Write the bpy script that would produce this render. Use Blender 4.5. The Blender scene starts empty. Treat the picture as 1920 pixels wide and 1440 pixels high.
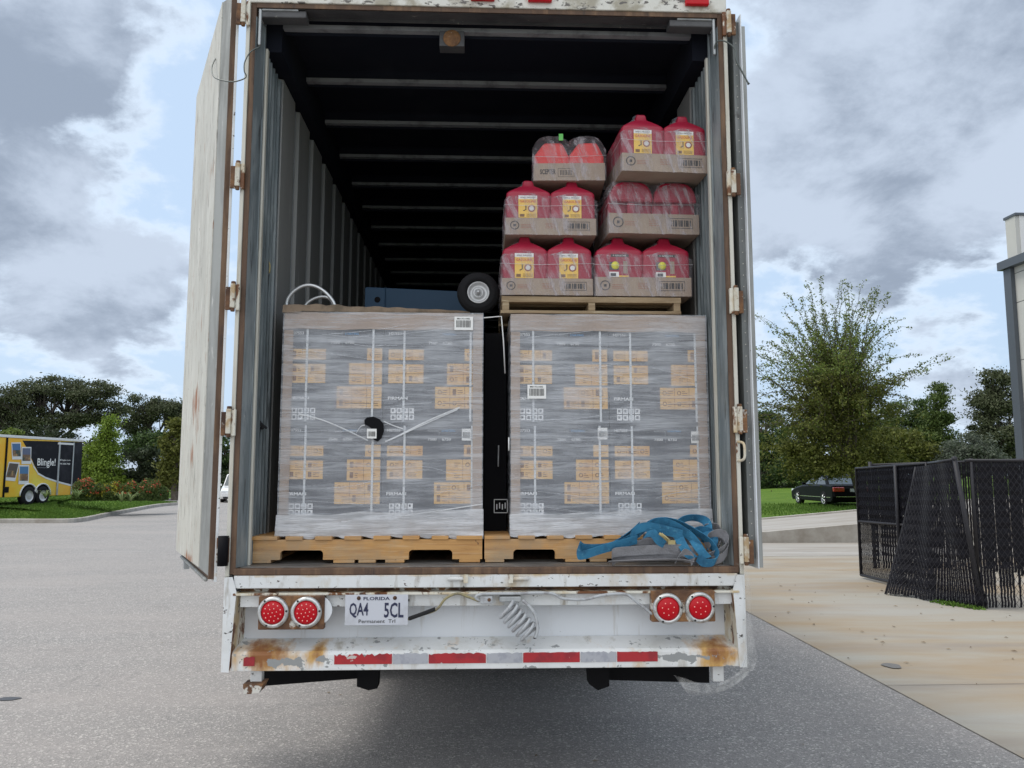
import bpy, math, random
from mathutils import Vector, Matrix, noise as mnoise
R = math.radians
rnd = random.Random(7)
S = bpy.context.scene
COL = S.collection

# ------------------------------------------------------------------ camera
CP = Vector((-0.04518784, -4.11789671, 1.69583542))
CF = Vector((0.0401831, 0.99296166, 0.1114112))
CR = Vector((0.999182720, -0.0404212, -0.00012135))
CU = Vector((-0.00438288, -0.11132502, 0.99377439))
FL = 1508.2042
cam = bpy.data.cameras.new('camera'); camo = bpy.data.objects.new('camera', cam); COL.objects.link(camo)
camo.matrix_world = Matrix(((CR.x, CU.x, -CF.x, CP.x), (CR.y, CU.y, -CF.y, CP.y), (CR.z, CU.z, -CF.z, CP.z), (0, 0, 0, 1)))
cam.sensor_width = 36; cam.sensor_fit = 'HORIZONTAL'; cam.lens = FL * 36 / 1920
cam.clip_start = .05; cam.clip_end = 2000
S.camera = camo

def ray(px, py): return CF * FL + CR * (px - 960) + CU * (720 - py)
def at(px, py, Y=None, Z=None, X=None):
    d = ray(px, py)
    t = (Y - CP.y) / d.y if Y is not None else ((Z - CP.z) / d.z if Z is not None else (X - CP.x) / d.x)
    return CP + d * t

# ------------------------------------------------------------------ world
S.view_settings.view_transform = 'Standard'; S.view_settings.look = 'None'
S.view_settings.exposure = 0.35; S.view_settings.gamma = 1
SUN_EL, SUN_AZ = R(64), R(-78)       # azimuth from +Y clockwise; high on the left
W = bpy.data.worlds.new('World'); S.world = W; W.use_nodes = True
nt = W.node_tree; nt.nodes.clear(); LK = nt.links.new

def N(nt, typ, ins=None, **props):
    n = nt.nodes.new(typ)
    for k, v in props.items(): setattr(n, k, v)
    if ins:
        for k, v in ins.items():
            if isinstance(v, bpy.types.NodeSocket): nt.links.new(v, n.inputs[k])
            else: n.inputs[k].default_value = v
    return n
def mth(nt, op, a, b=0.0, c=None, clamp=False):
    ins = {0: a, 1: b}
    if c is not None: ins[2] = c
    return N(nt, 'ShaderNodeMath', ins, operation=op, use_clamp=clamp).outputs[0]
def mixc(nt, f, a, b, blend='MIX'):
    n = nt.nodes.new('ShaderNodeMix'); n.data_type = 'RGBA'; n.blend_type = blend
    for i, v in ((0, f), (6, a), (7, b)):
        if isinstance(v, bpy.types.NodeSocket): nt.links.new(v, n.inputs[i])
        else: n.inputs[i].default_value = (*v, 1) if isinstance(v, tuple) and len(v) == 3 else v
    return n.outputs[2]
def ramp(nt, v, lo, hi, a=0.0, b=1.0, smooth=False):
    n = N(nt, 'ShaderNodeMapRange', {0: v, 1: lo, 2: hi, 3: a, 4: b})
    if smooth: n.interpolation_type = 'SMOOTHSTEP'
    return n.outputs[0]
def noisen(nt, vec, scale, detail=5, rough=.55, dist=0.0):
    return N(nt, 'ShaderNodeTexNoise', {'Vector': vec, 'Scale': scale, 'Detail': detail, 'Roughness': rough, 'Distortion': dist}).outputs[0]

tc = N(nt, 'ShaderNodeTexCoord'); d = tc.outputs['Generated']
sky = N(nt, 'ShaderNodeTexSky', sky_type='NISHITA', sun_disc=False, sun_elevation=SUN_EL, sun_rotation=SUN_AZ, air_density=1.0, dust_density=2.5, ozone_density=1.5)
skyc = mixc(nt, 1.0, sky.outputs[0], (.11, .11, .11), 'MULTIPLY')
sep = N(nt, 'ShaderNodeSeparateXYZ', {0: d})
zz = mth(nt, 'ADD', mth(nt, 'MAXIMUM', sep.outputs[2], 0.0), .42)
cmb = N(nt, 'ShaderNodeCombineXYZ', {0: mth(nt, 'DIVIDE', sep.outputs[0], zz), 1: mth(nt, 'DIVIDE', sep.outputs[1], zz), 2: 0.0}).outputs[0]
n1 = noisen(nt, cmb, 2.7, 12, .60, .12)
n2 = noisen(nt, N(nt, 'ShaderNodeVectorMath', {0: cmb, 1: (3.7, 1.3, 2.0)}, operation='ADD').outputs[0], 2.2, 9, .62, .3)
def blob(px, py, cosr):
    v = ray(px, py).normalized()
    dt = N(nt, 'ShaderNodeVectorMath', {0: d, 1: tuple(v)}, operation='DOT_PRODUCT').outputs['Value']
    return ramp(nt, dt, math.cos(R(cosr)), 1.0, smooth=True)
dark = mth(nt, 'MULTIPLY', blob(1700, 170, 15), .30)
for (x, y, r_, k) in ((40, 140, 12, .22), (110, 480, 8, .18), (1850, 330, 9, .14), (1720, 500, 8, .24), (1480, 300, 8, .10), (1780, 660, 4, .16), (330, 510, 4, .14),
                      (270, 620, 5, .10), (150, 600, 6, .12), (1060, -500, 24, .2), (-300, 300, 16, .1), (2300, 300, 16, .1)):
    dark = mth(nt, 'ADD', dark, mth(nt, 'MULTIPLY', blob(x, y, r_), k))
for (x, y, r_, k) in ((310, 330, 8, .22), (1530, 560, 5, .14), (380, 60, 8, .18), (1560, 250, 3.5, .08), (1650, 720, 5, .12)):
    dark = mth(nt, 'SUBTRACT', dark, mth(nt, 'MULTIPLY', blob(x, y, r_), k))
dens = mth(nt, 'ADD', mth(nt, 'MULTIPLY_ADD', n1, 2.1, -.56), mth(nt, 'MULTIPLY', dark, .85))
cl_light = ramp(nt, dens, .44, .60, smooth=True)       # thin bright cloud
cl_dark = ramp(nt, dens, .55, .74, smooth=True)        # thick grey cloud
c = mixc(nt, mth(nt, 'MULTIPLY', cl_light, .7), mixc(nt, .80, skyc, (.50, .64, .82)), (.64, .73, .84))
gtex = mixc(nt, ramp(nt, n2, .40, .60, smooth=True), (.46, .53, .64), (.235, .285, .37))
c = mixc(nt, mth(nt, 'MULTIPLY', cl_dark, .92), c, gtex)
# brighter cloud round the hidden sun, high on the left
sv = Vector((math.sin(SUN_AZ) * math.cos(SUN_EL), math.cos(SUN_AZ) * math.cos(SUN_EL), math.sin(SUN_EL)))
sd = N(nt, 'ShaderNodeVectorMath', {0: d, 1: tuple(sv)}, operation='DOT_PRODUCT').outputs['Value']
c = mixc(nt, ramp(nt, sd, .72, 1.0, 0, .9, True), c, (1.35, 1.33, 1.28))
sd2 = N(nt, 'ShaderNodeVectorMath', {0: d, 1: tuple(Vector((-.25, -.75, .62)).normalized())}, operation='DOT_PRODUCT').outputs['Value']
c = mixc(nt, ramp(nt, sd2, .35, 1.0, 0, .8, True), c, (1.25, 1.25, 1.24))  # extra bright sky patch added behind the viewer to light the rear faces
bg = N(nt, 'ShaderNodeBackground', {'Color': c, 'Strength': 1.0})
LK(bg.outputs[0], N(nt, 'ShaderNodeOutputWorld').inputs[0])

sl = bpy.data.lights.new('sun', 'SUN'); sl.energy = 1.5; sl.angle = R(18); sl.color = (1, .96, .9)
so = bpy.data.objects.new('sun', sl); COL.objects.link(so)
so.rotation_euler = (-sv).to_track_quat('-Z', 'Y').to_euler()

# ------------------------------------------------------------------ materials
def mat(name, col, rough=.6, metal=0.0, layers=(), bump=0.0, bscale=40, bstretch=(1, 1, 1), spec=.5, coat=0.0, island=None, trans=None, vor=None):
    """layers: (color, scale, lo, hi, stretch, spots, roughness) spots = [((x,y,z), radius, gain)] ; masks are fixed in the object's own space"""
    m = bpy.data.materials.new(name); m.use_nodes = True; t = m.node_tree; t.nodes.clear()
    o = N(t, 'ShaderNodeOutputMaterial'); b = N(t, 'ShaderNodeBsdfPrincipled')
    b.inputs['Metallic'].default_value = metal; b.inputs['Specular IOR Level'].default_value = spec
    b.inputs['Coat Weight'].default_value = coat
    tcn = N(t, 'ShaderNodeTexCoord').outputs['Object']
    colr = (*col, 1.0); rg = rough
    if island:
        g = N(t, 'ShaderNodeNewGeometry').outputs['Random Per Island']
        colr = mixc(t, g, (*col, 1.0), (*island, 1.0))
    for i, L in enumerate(layers):
        lc, sc, lo, hi = L[:4]; st = L[4] if len(L) > 4 and L[4] else (1, 1, 1); sp = L[5] if len(L) > 5 else None
        mp = N(t, 'ShaderNodeMapping', {0: tcn}); mp.inputs[3].default_value = st; mp.inputs[1].default_value = (i * 3.1, i * 1.7, i * 2.3)
        v = noisen(t, mp.outputs[0], sc, 7, .62, .2)
        if sp:
            for (ct, rad, k) in sp:
                ds = N(t, 'ShaderNodeVectorMath', {0: tcn, 1: ct}, operation='SUBTRACT').outputs[0]
                rd = rad if isinstance(rad, tuple) else (rad,) * 3
                ds = N(t, 'ShaderNodeVectorMath', {0: ds, 1: tuple(1 / q for q in rd)}, operation='MULTIPLY').outputs[0]
                ln = N(t, 'ShaderNodeVectorMath', {0: ds}, operation='LENGTH').outputs['Value']
                v = mth(t, 'ADD', v, mth(t, 'MULTIPLY', ramp(t, ln, 1, 0, smooth=True), k))
        f = ramp(t, v, lo, hi)
        colr = mixc(t, f, colr, lc)
        if len(L) > 6: rg = N(t, 'ShaderNodeMix', {0: f, 2: rg, 3: L[6]}).outputs[0]
    for k, v in (('Base Color', colr), ('Roughness', rg)):
        if isinstance(v, bpy.types.NodeSocket): t.links.new(v, b.inputs[k])
        else: b.inputs[k].default_value = v
    if bump:
        mp = N(t, 'ShaderNodeMapping', {0: tcn}); mp.inputs[3].default_value = bstretch
        h = noisen(t, mp.outputs[0], bscale, 5, .6)
        bn = N(t, 'ShaderNodeBump', {'Height': h, 'Strength': min(1, bump), 'Distance': .01})
        t.links.new(bn.outputs[0], b.inputs['Normal'])
    out = b.outputs[0]
    if trans:   # thin leaf: lets some light through
        tr = N(t, 'ShaderNodeBsdfTranslucent'); 
        if isinstance(colr, bpy.types.NodeSocket): t.links.new(colr, tr.inputs[0])
        else: tr.inputs[0].default_value = colr
        out = N(t, 'ShaderNodeMixShader', {0: trans, 1: b.outputs[0], 2: tr.outputs[0]}).outputs[0]
    t.links.new(out, o.inputs[0]); return m

def film_mat(name, a0, a1, col=(.75, .77, .8), stretch=(1, 1, 14), scale=3.0, rough=.28, bump=.6, lo=.38, hi=.66, rot=0.0):
    m = bpy.data.materials.new(name); m.use_nodes = True; t = m.node_tree; t.nodes.clear()
    o = N(t, 'ShaderNodeOutputMaterial'); b = N(t, 'ShaderNodeBsdfPrincipled', {'Base Color': (*col, 1), 'Roughness': rough})
    tcn = N(t, 'ShaderNodeTexCoord').outputs['Object']
    mp = N(t, 'ShaderNodeMapping', {0: tcn}); mp.inputs[3].default_value = stretch
    if rot:
        mr = N(t, 'ShaderNodeMapping', {0: tcn}); mr.inputs[2].default_value = (0, rot, 0); t.links.new(mr.outputs[0], mp.inputs[0])
    v = noisen(t, mp.outputs[0], scale, 6, .6, .6)
    v2 = noisen(t, tcn, 2.3, 4, .6, .4)
    v = mth(t, 'ADD', mth(t, 'MULTIPLY', v, .6), mth(t, 'MULTIPLY', v2, .4))
    a = ramp(t, v, lo, hi, a0, a1, True)
    mp2 = N(t, 'ShaderNodeMapping', {0: tcn}); mp2.inputs[3].default_value = stretch; mp2.inputs[2].default_value = (0, R(4), 0)
    h = noisen(t, mp2.outputs[0], scale * 3.2, 5, .6, .8)
    t.links.new(N(t, 'ShaderNodeBump', {'Height': h, 'Strength': bump, 'Distance': .012}).outputs[0], b.inputs['Normal'])
    tr = N(t, 'ShaderNodeBsdfTransparent')
    mx = N(t, 'ShaderNodeMixShader', {0: a, 1: tr.outputs[0], 2: b.outputs[0]})
    t.links.new(mx.outputs[0], o.inputs[0]); return m

RUST = (.16, .062, .022); RUSTD = (.055, .026, .016); GRIME = (.33, .30, .24); CHIP = (.05, .045, .04)
BX = (-1.08, 0, .82); BX2 = (1.17, 0, .81)
M = {}
M['white'] = mat('worn_white_paint', (.74, .76, .77), .42, layers=[((.58, .58, .56), 2.2, .45, .75, (1, 1, 2)), ((.38, .35, .30), 9, .57, .72, (2, 1, .4)), ((.50, .40, .26), 5, .58, .76, (1, 1, .6)), (CHIP, 30, .635, .66, (1, 1, 1.6)), (RUSTD, 12, .655, .68, (1, 1, 1.3)), ((.55, .42, .25), 7, .66, .9, (1, 1, .5), [((0, 0, 1.2), (9, .3, .03), .3)])], bump=.15, bscale=30)
M['white_clean'] = mat('white_paint', (.72, .75, .79), .35, layers=[((.60, .61, .62), 1.6, .45, .75), ((.46, .44, .40), 6, .58, .76, (2.5, 1, .25)), (CHIP, 24, .685, .70)], bump=.08, bscale=20)
M['bumper'] = mat('bumper_paint', (.76, .77, .77), .4, layers=[((.60, .60, .57), 4, .45, .7, (1, 1, .5)), ((.40, .37, .31), 7, .58, .74, (1.6, 1, .35)),
      ((.60, .36, .12), 6, .60, .84, (1.6, 1, .7), [(BX, (.26, .3, .17), .36), ((-.84, 0, .83), (.08, .3, .15), .32), (BX2, (.26, .3, .17), .36)]),
      ((.27, .105, .03), 7, .66, .86, (1.2, 1, .5), [(BX, (.21, .3, .17), .36), ((-.84, 0, .83), (.055, .3, .13), .30), (BX2, (.20, .3, .17), .36)]),
      ((.30, .31, .31), 16, .62, .64, (1, 1, 1.3), [((-1.0, 0, .775), (.2, .2, .03), .20), ((-.78, 0, .79), (.14, .2, .035), .22), ((.95, 0, .785), (.22, .2, .03), .34), ((-.62, 0, .80), (.1, .2, .02), .12)]),
      (CHIP, 26, .66, .68, (1, 1, 1.4))], bump=.2, bscale=35)
M['rusty_white'] = mat('chipped_rusty_paint', (.70, .68, .60), .5, layers=[((.55, .42, .24), 7, .48, .62, (1, 1, .4)), (RUST, 8, .53, .57, (1.3, 1.3, .5)), (RUSTD, 14, .60, .64)], bump=.4)
M['hinge'] = mat('chipped_cream_hinge', (.60, .57, .49), .55, layers=[((.42, .30, .17), 14, .48, .60), ((.14, .06, .03), 22, .58, .62)], bump=.4)
M['rust'] = mat('rusted_bracket', (.13, .065, .035), .8, layers=[((.30, .15, .06), 9, .46, .66), ((.62, .60, .55), 10, .57, .61), (RUSTD, 6, .52, .62)], bump=.5, bscale=60)
M['brown_seal'] = mat('rust_brown_seal', (.105, .062, .040), .75, layers=[((.20, .12, .07), 3, .48, .65, (4, 4, .6)), ((.05, .035, .03), 7, .56, .7, (3, 3, .4)), ((.5, .46, .38), 9, .70, .73, (1, 1, .35))], bump=.3)
M['post_metal'] = mat('weathered_galvanized_post', (.20, .235, .25), .5, .35, layers=[((.33, .37, .385), 4, .46, .6, (4, 4, .5)), ((.09, .10, .105), 9, .58, .66, (4, 4, .3)), ((.6, .6, .58), 14, .70, .74, (2, 2, .5))], bump=.15)
M['cream'] = mat('cream_paint_edge', (.60, .585, .52), .5, layers=[((.40, .36, .28), 6, .5, .7, (3, 3, .3)), (RUST, 9, .68, .71, (1, 1, .5))])
M['door_ply'] = mat('scratched_cream_plywood', (.55, .54, .485), .6, layers=[((.44, .43, .385), 1.6, .42, .70, (1, 1, .5)), ((.63, .62, .57), 7, .52, .7, (1, 1, .3)), ((.20, .18, .15), 12, .60, .63, (2.4, 2.4, .30)), ((.40, .37, .31), 26, .58, .66, (1.5, 1.5, .22)), ((.16, .14, .12), 34, .665, .69, (1, 1, .4)),
      ((.30, .13, .06), 14, .60, .70, (1.6, 1.6, .35), [((.52, 0, 2.10), (.34, .5, .17), .27), ((.55, 0, 1.23), (.4, .5, .06), .24), ((.60, 0, 1.80), (.14, .5, .16), .14)])], bump=.25, bstretch=(5, 5, .5))
M['alum'] = mat('dull_aluminium', (.42, .44, .45), .45, .55, layers=[((.28, .29, .30), 5, .45, .68, (3, 3, .5)), ((.15, .14, .13), 14, .66, .72)], bump=.1)
M['alum_side'] = mat('grey_door_skin', (.36, .37, .36), .55, .2, layers=[((.22, .22, .21), 5, .45, .66, (3, 3, .3)), ((.55, .55, .53), 12, .62, .68, (2, 2, .4))], bump=.15)
M['wallp'] = mat('grey_lining_panel', (.28, .28, .27), .55, .1, layers=[((.24, .24, .23), 3, .45, .7, (2, 2, .3)), ((.12, .12, .115), 20, .70, .74, (1, 1, .3)), ((.44, .44, .43), 9, .62, .75, (2, 2, .2))], bump=.12)
M['walld'] = mat('dark_wall_channel', (.07, .075, .08), .6, .2)
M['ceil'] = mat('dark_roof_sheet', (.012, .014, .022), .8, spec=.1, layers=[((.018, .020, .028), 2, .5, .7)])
M['bow'] = mat('roof_bow_steel', (.34, .35, .37), .5, .3, layers=[((.16, .16, .17), 8, .5, .7)])
M['hdrdark'] = mat('header_dark_steel', (.10, .10, .105), .6, .2, layers=[((.05, .05, .055), 4, .45, .7), ((.30, .29, .27), 14, .64, .7)], bump=.2)
M['hdrwhite'] = mat('header_worn_paint', (.66, .65, .60), .5, layers=[((.36, .33, .26), 6, .48, .62), ((.12, .11, .10), 18, .58, .62, (1, 1, 2))], bump=.3)
M['webgrey'] = mat('dark_grey_door_web', (.14, .15, .15), .6, .1, layers=[((.22, .23, .23), 6, .5, .65, (4, 4, .4)), ((.08, .08, .08), 9, .6, .7)])
M['threshold'] = mat('worn_steel_threshold', (.24, .235, .23), .5, .4, layers=[((.12, .10, .085), 6, .46, .66, (.6, 3, 1)), ((.42, .41, .39), 12, .62, .68, (.4, 5, 1))], bump=.3)
M['floor'] = mat('trailer_wood_floor', (.13, .10, .075), .7, layers=[((.06, .05, .04), 4, .45, .65, (8, .6, 1))], bump=.3)
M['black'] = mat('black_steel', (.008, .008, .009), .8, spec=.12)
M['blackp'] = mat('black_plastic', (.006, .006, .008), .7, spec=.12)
M['rubber'] = mat('tyre_rubber', (.014, .014, .016), .8, bump=.2, spec=.2)
M['lens'] = mat('red_lens', (.50, .002, .010), .22, spec=.3)
M['led'] = mat('pale_diode', (.95, .45, .40), .2)
M['ring'] = mat('chrome_ring', (.62, .63, .63), .28, .75, layers=[((.35, .33, .30), 30, .5, .65)])
M['tape_red'] = mat('red_reflective_tape', (.42, .022, .03), .35, layers=[((.30, .02, .03), 9, .5, .6), ((.55, .50, .47), 22, .69, .71, (1, 1, 1), [((-.66, 0, .80), (.11, .2, .02), .22), ((.70, 0, .79), (.06, .1, .01), .14)])])
M['tape_white'] = mat('grey_reflective_tape', (.42, .43, .47), .4, layers=[((.34, .35, .40), 20, .5, .6), ((.6, .6, .6), 20, .68, .7)])
M['plate'] = mat('licence_plate', (.58, .60, .66), .35, layers=[((.46, .47, .50), 5, .5, .7)])
M['ink'] = mat('navy_ink', (.02, .025, .07), .5)
M['inkb'] = mat('black_ink', (.02, .02, .02), .6)
M['inkred'] = mat('red_print', (.36, .12, .08), .7)
M['hose'] = mat('grey_hose', (.44, .46, .48), .4, layers=[((.3, .3, .31), 20, .5, .6)])
M['hosed'] = mat('dirty_yellow_cable', (.30, .26, .14), .6, layers=[((.12, .11, .09), 20, .5, .6)])
M['wood'] = mat('new_pine', (.58, .32, .115), .65, layers=[((.44, .22, .075), 5, .46, .66, (.5, 2, 12)), ((.68, .46, .25), 9, .55, .72, (.4, 2, 8)), ((.20, .10, .05), 16, .655, .69, (1, 1, 1)), ((.38, .28, .18), 2.5, .52, .7, (1, 1, 1))], bump=.2, bstretch=(.5, 2, 10))
M['woodold'] = mat('old_pallet_wood', (.34, .25, .15), .75, layers=[((.22, .15, .085), 6, .45, .65, (.5, 2, 8)), ((.46, .38, .26), 10, .56, .7, (.5, 2, 6))], bump=.3)
M['kraft'] = mat('kraft_cardboard', (.36, .265, .20), .8, layers=[((.29, .21, .155), 4, .45, .7), ((.46, .37, .30), 7, .6, .75, (.3, 1, 6))], bump=.15, bstretch=(1, 1, 4))
M['traycard'] = mat('tray_cardboard', (.37, .29, .225), .8, layers=[((.31, .235, .18), 6, .45, .7)])
M['carton'] = mat('dark_grey_carton', (.075, .08, .095), .6, layers=[((.10, .105, .12), 3, .45, .7)])
M['okraft'] = mat('orange_carton_panel', (.70, .44, .17), .65, layers=[((.56, .30, .10), 6, .45, .7)])
M['oline'] = mat('brown_print', (.20, .10, .04), .7)
M['wtext'] = mat('white_print', (.85, .86, .88), .6)
M['btext'] = mat('blue_print', (.14, .38, .70), .6)
M['gtext'] = mat('grey_print', (.35, .37, .40), .6)
M['band'] = mat('white_printed_band', (.64, .67, .70), .4, layers=[((.25, .27, .28), 30, .60, .64, (1, 1, 2.2))])
M['paper'] = mat('white_label', (.80, .80, .79), .5)
M['film'] = film_mat('stretch_film', .15, .54, (.78, .81, .87), (.8, 1, 10), 3.0, .34, .7, .36, .68)
M['film_heavy'] = film_mat('bunched_stretch_film', .45, .93, (.74, .75, .78), (.7, 1, 10), 4, .3, .8)
M['film_clear'] = film_mat('clear_shrink_film', .10, .62, (.62, .58, .62), (11, 11, 2.2), 3.0, .14, 1.0, .44, .66, R(18))
M['film_hang'] = film_mat('torn_hanging_film', .06, .42, (.70, .70, .68), (6, 6, 1), 3, .3, .9)
M['crease_thin'] = film_mat('thin_film_crease', .15, .6, (.8, .83, .88), (3, 1, 3), 6, .3)
M['crease'] = film_mat('film_crease', .6, .95, (.85, .87, .9), (1, 1, 1), 10, .3)
M['canred'] = mat('red_plastic', (.33, .008, .036), .42, layers=[((.39, .016, .05), 5, .5, .7)])
M['canred2'] = mat('bright_red_plastic', (.68, .02, .018), .35)
M['yellow'] = mat('yellow_label', (.86, .55, .09), .5)
M['redink'] = mat('label_red_ink', (.62, .10, .04), .6)
M['lime'] = mat('yellow_disc', (.78, .74, .06), .5)
M['teal'] = mat('teal_label', (.05, .34, .40), .5)
M['green'] = mat('green_tape', (.12, .50, .10), .5)
M['bluestrap'] = mat('blue_webbing', (.035, .20, .36), .85, layers=[((.022, .12, .23), 14, .45, .65), ((.09, .30, .45), 30, .6, .7)], bump=.4, bscale=150)
M['greystrap'] = mat('grey_webbing', (.27, .27, .29), .85, layers=[((.19, .19, .20), 12, .45, .65)], bump=.4, bscale=150)
M['brass'] = mat('dirty_brass', (.42, .35, .17), .5, .4)
M['pipe'] = mat('silver_pipe', (.62, .64, .66), .32, .6)
M['rim'] = mat('grey_wheel_rim', (.55, .56, .57), .35, .4)
M['bluesteel'] = mat('blue_steel_beam', (.006, .045, .10), .6)
M['rope'] = mat('black_rope', (.015, .015, .017), .9, bump=.5, bscale=200)
M['wire'] = mat('grey_green_wire', (.10, .115, .11), .5, .3)
M['blanket'] = mat('crumpled_brown_paper', (.23, .17, .12), .9, layers=[((.13, .10, .07), 9, .45, .65)], bump=.6)

def ground_mat(name, kind):
    m = bpy.data.materials.new(name); m.use_nodes = True; t = m.node_tree; t.nodes.clear()
    o = N(t, 'ShaderNodeOutputMaterial'); b = N(t, 'ShaderNodeBsdfPrincipled')
    P = N(t, 'ShaderNodeNewGeometry').outputs['Position']
    def st(s, off=0):
        mp = N(t, 'ShaderNodeMapping', {0: P}); mp.inputs[3].default_value = s; mp.inputs[1].default_value = (off, off * .7, 0); return mp.outputs[0]
    if kind == 'asphalt':
        v = N(t, 'ShaderNodeTexVoronoi', {'Vector': P, 'Scale': 85.0})
        g = N(t, 'ShaderNodeSeparateXYZ', {0: v.outputs['Color']}).outputs[0]
        n = noisen(t, P, 130, 3, .7)
        base = mixc(t, ramp(t, n, .36, .64), (.14, .136, .132), (.325, .313, .305))
        base = mixc(t, ramp(t, g, .80, .98, 0, .72), base, (.62, .59, .56))
        base = mixc(t, ramp(t, g, .18, .05, 0, .55), base, (.09, .092, .095))
        lg = noisen(t, st((.35, 1.0, 1), 3), .7, 5, .6)
        base = mixc(t, ramp(t, lg, .35, .7, 0, .6), base, (.335, .305, .29))
        sk = noisen(t, st((.5, 4, 1), 9), .5, 5, .65)
        base = mixc(t, ramp(t, sk, .56, .72, 0, .35), base, (.37, .345, .335))
        ss = noisen(t, st((.55, 1.4, 1), 20), 2.6, 5, .6)
        base = mixc(t, ramp(t, ss, .67, .73, 0, .55), base, (.12, .12, .125))
        cr = noisen(t, st((.9, .9, 1), 40), .9, 6, .7, .8)
        base = mixc(t, ramp(t, mth(t, 'ABSOLUTE', mth(t, 'SUBTRACT', cr, .5)), .006, .0, 0, .35), base, (.10, .10, .10))
        ht = mth(t, 'ADD', mth(t, 'MULTIPLY', v.outputs['Distance'], 1.0), n)
        bn = N(t, 'ShaderNodeBump', {'Height': ht, 'Strength': .6, 'Distance': .006})
        t.links.new(bn.outputs[0], b.inputs['Normal']); b.inputs['Roughness'].default_value = .85
    elif kind == 'concrete':
        n = noisen(t, st((.28, 1.1, 1)), 1.0, 8, .62, .4)
        base = mixc(t, ramp(t, n, .36, .62), (.335, .32, .28), (.30, .225, .14))
        n = noisen(t, st((.2, 1.6, 1), 5), 1.3, 8, .6, .5)
        base = mixc(t, ramp(t, n, .50, .72, 0, .75), base, (.235, .205, .18))
        n = noisen(t, st((.5, .9, 1), 11), .5, 6, .55, .5)
        base = mixc(t, ramp(t, n, .50, .66, 0, .6), base, (.345, .335, .31))
        n = noisen(t, st((1, 1, 1), 2), 60, 4, .7)
        base = mixc(t, ramp(t, n, .4, .75, 0, .25), base, (.30, .25, .20))
        n = noisen(t, st((.8, 2.4, 1), 31), 5.5, 4, .5)
        base = mixc(t, ramp(t, n, .735, .75, 0, .75), base, (.11, .10, .09))
        b.inputs['Roughness'].default_value = .8
        t.links.new(N(t, 'ShaderNodeBump', {'Height': noisen(t, P, 40, 5, .7), 'Strength': .15, 'Distance': .004}).outputs[0], b.inputs['Normal'])
    elif kind == 'greyconc':
        n = noisen(t, st((.3, 1.4, 1), 4), 1.2, 7, .62, .4)
        base = mixc(t, ramp(t, n, .36, .66), (.37, .355, .335), (.27, .245, .215))
        n = noisen(t, st((.5, 3, 2), 14), 1.4, 7, .6)
        base = mixc(t, ramp(t, n, .62, .72, 0, .6), base, (.20, .20, .19))
        b.inputs['Roughness'].default_value = .8
    elif kind == 'kerb':
        n = noisen(t, P, 2.2, 7, .62)
        base = mixc(t, ramp(t, n, .36, .66), (.42, .40, .37), (.28, .255, .22)); b.inputs['Roughness'].default_value = .85
    else:
        n = noisen(t, P, .5, 6, .6)
        base = mixc(t, ramp(t, n, .36, .64), (.070, .145, .016), (.115, .19, .028))
        n = noisen(t, P, 9, 6, .75)
        base = mixc(t, ramp(t, n, .40, .70, 0, .7), base, (.135, .20, .045))
        n = noisen(t, P, .9, 7, .7, .5)
        base = mixc(t, ramp(t, n, .66, .74, 0, .5), base, (.24, .20, .10))
        b.inputs['Roughness'].default_value = .95; b.inputs['Specular IOR Level'].default_value = .1
        t.links.new(N(t, 'ShaderNodeBump', {'Height': noisen(t, P, 30, 5, .8), 'Strength': .9, 'Distance': .06}).outputs[0], b.inputs['Normal'])
    t.links.new(base, b.inputs['Base Color']); t.links.new(b.outputs[0], o.inputs[0]); return m
M['asphalt'] = ground_mat('asphalt', 'asphalt'); M['concrete'] = ground_mat('concrete', 'concrete')
M['greyconc'] = ground_mat('grey_concrete', 'greyconc'); M['grass'] = ground_mat('lawn', 'grass'); M['kerb'] = ground_mat('kerb_concrete', 'kerb')

# ------------------------------------------------------------------ builders
_txt = {}
def text_geo(body, bold):
    key = (body, bold)
    if key in _txt: return _txt[key]
    cu = bpy.data.curves.new('t', 'FONT'); cu.body = body; cu.size = 1; cu.resolution_u = 2; cu.offset = bold
    ob = bpy.data.objects.new('t', cu); COL.objects.link(ob)
    dg = bpy.context.evaluated_depsgraph_get(); dg.update()
    me = bpy.data.meshes.new_from_object(ob.evaluated_get(dg))
    vs = [(v.co.x, v.co.y) for v in me.vertices]; fs = [tuple(p.vertices) for p in me.polygons]
    bpy.data.objects.remove(ob); bpy.data.meshes.remove(me); bpy.data.curves.remove(cu)
    x0 = min(v[0] for v in vs); x1 = max(v[0] for v in vs); y0 = min(v[1] for v in vs); y1 = max(v[1] for v in vs)
    vs = [((x - x0) / (x1 - x0), (y - y0) / (y1 - y0)) for x, y in vs]
    _txt[key] = (vs, fs); return _txt[key]

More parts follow.
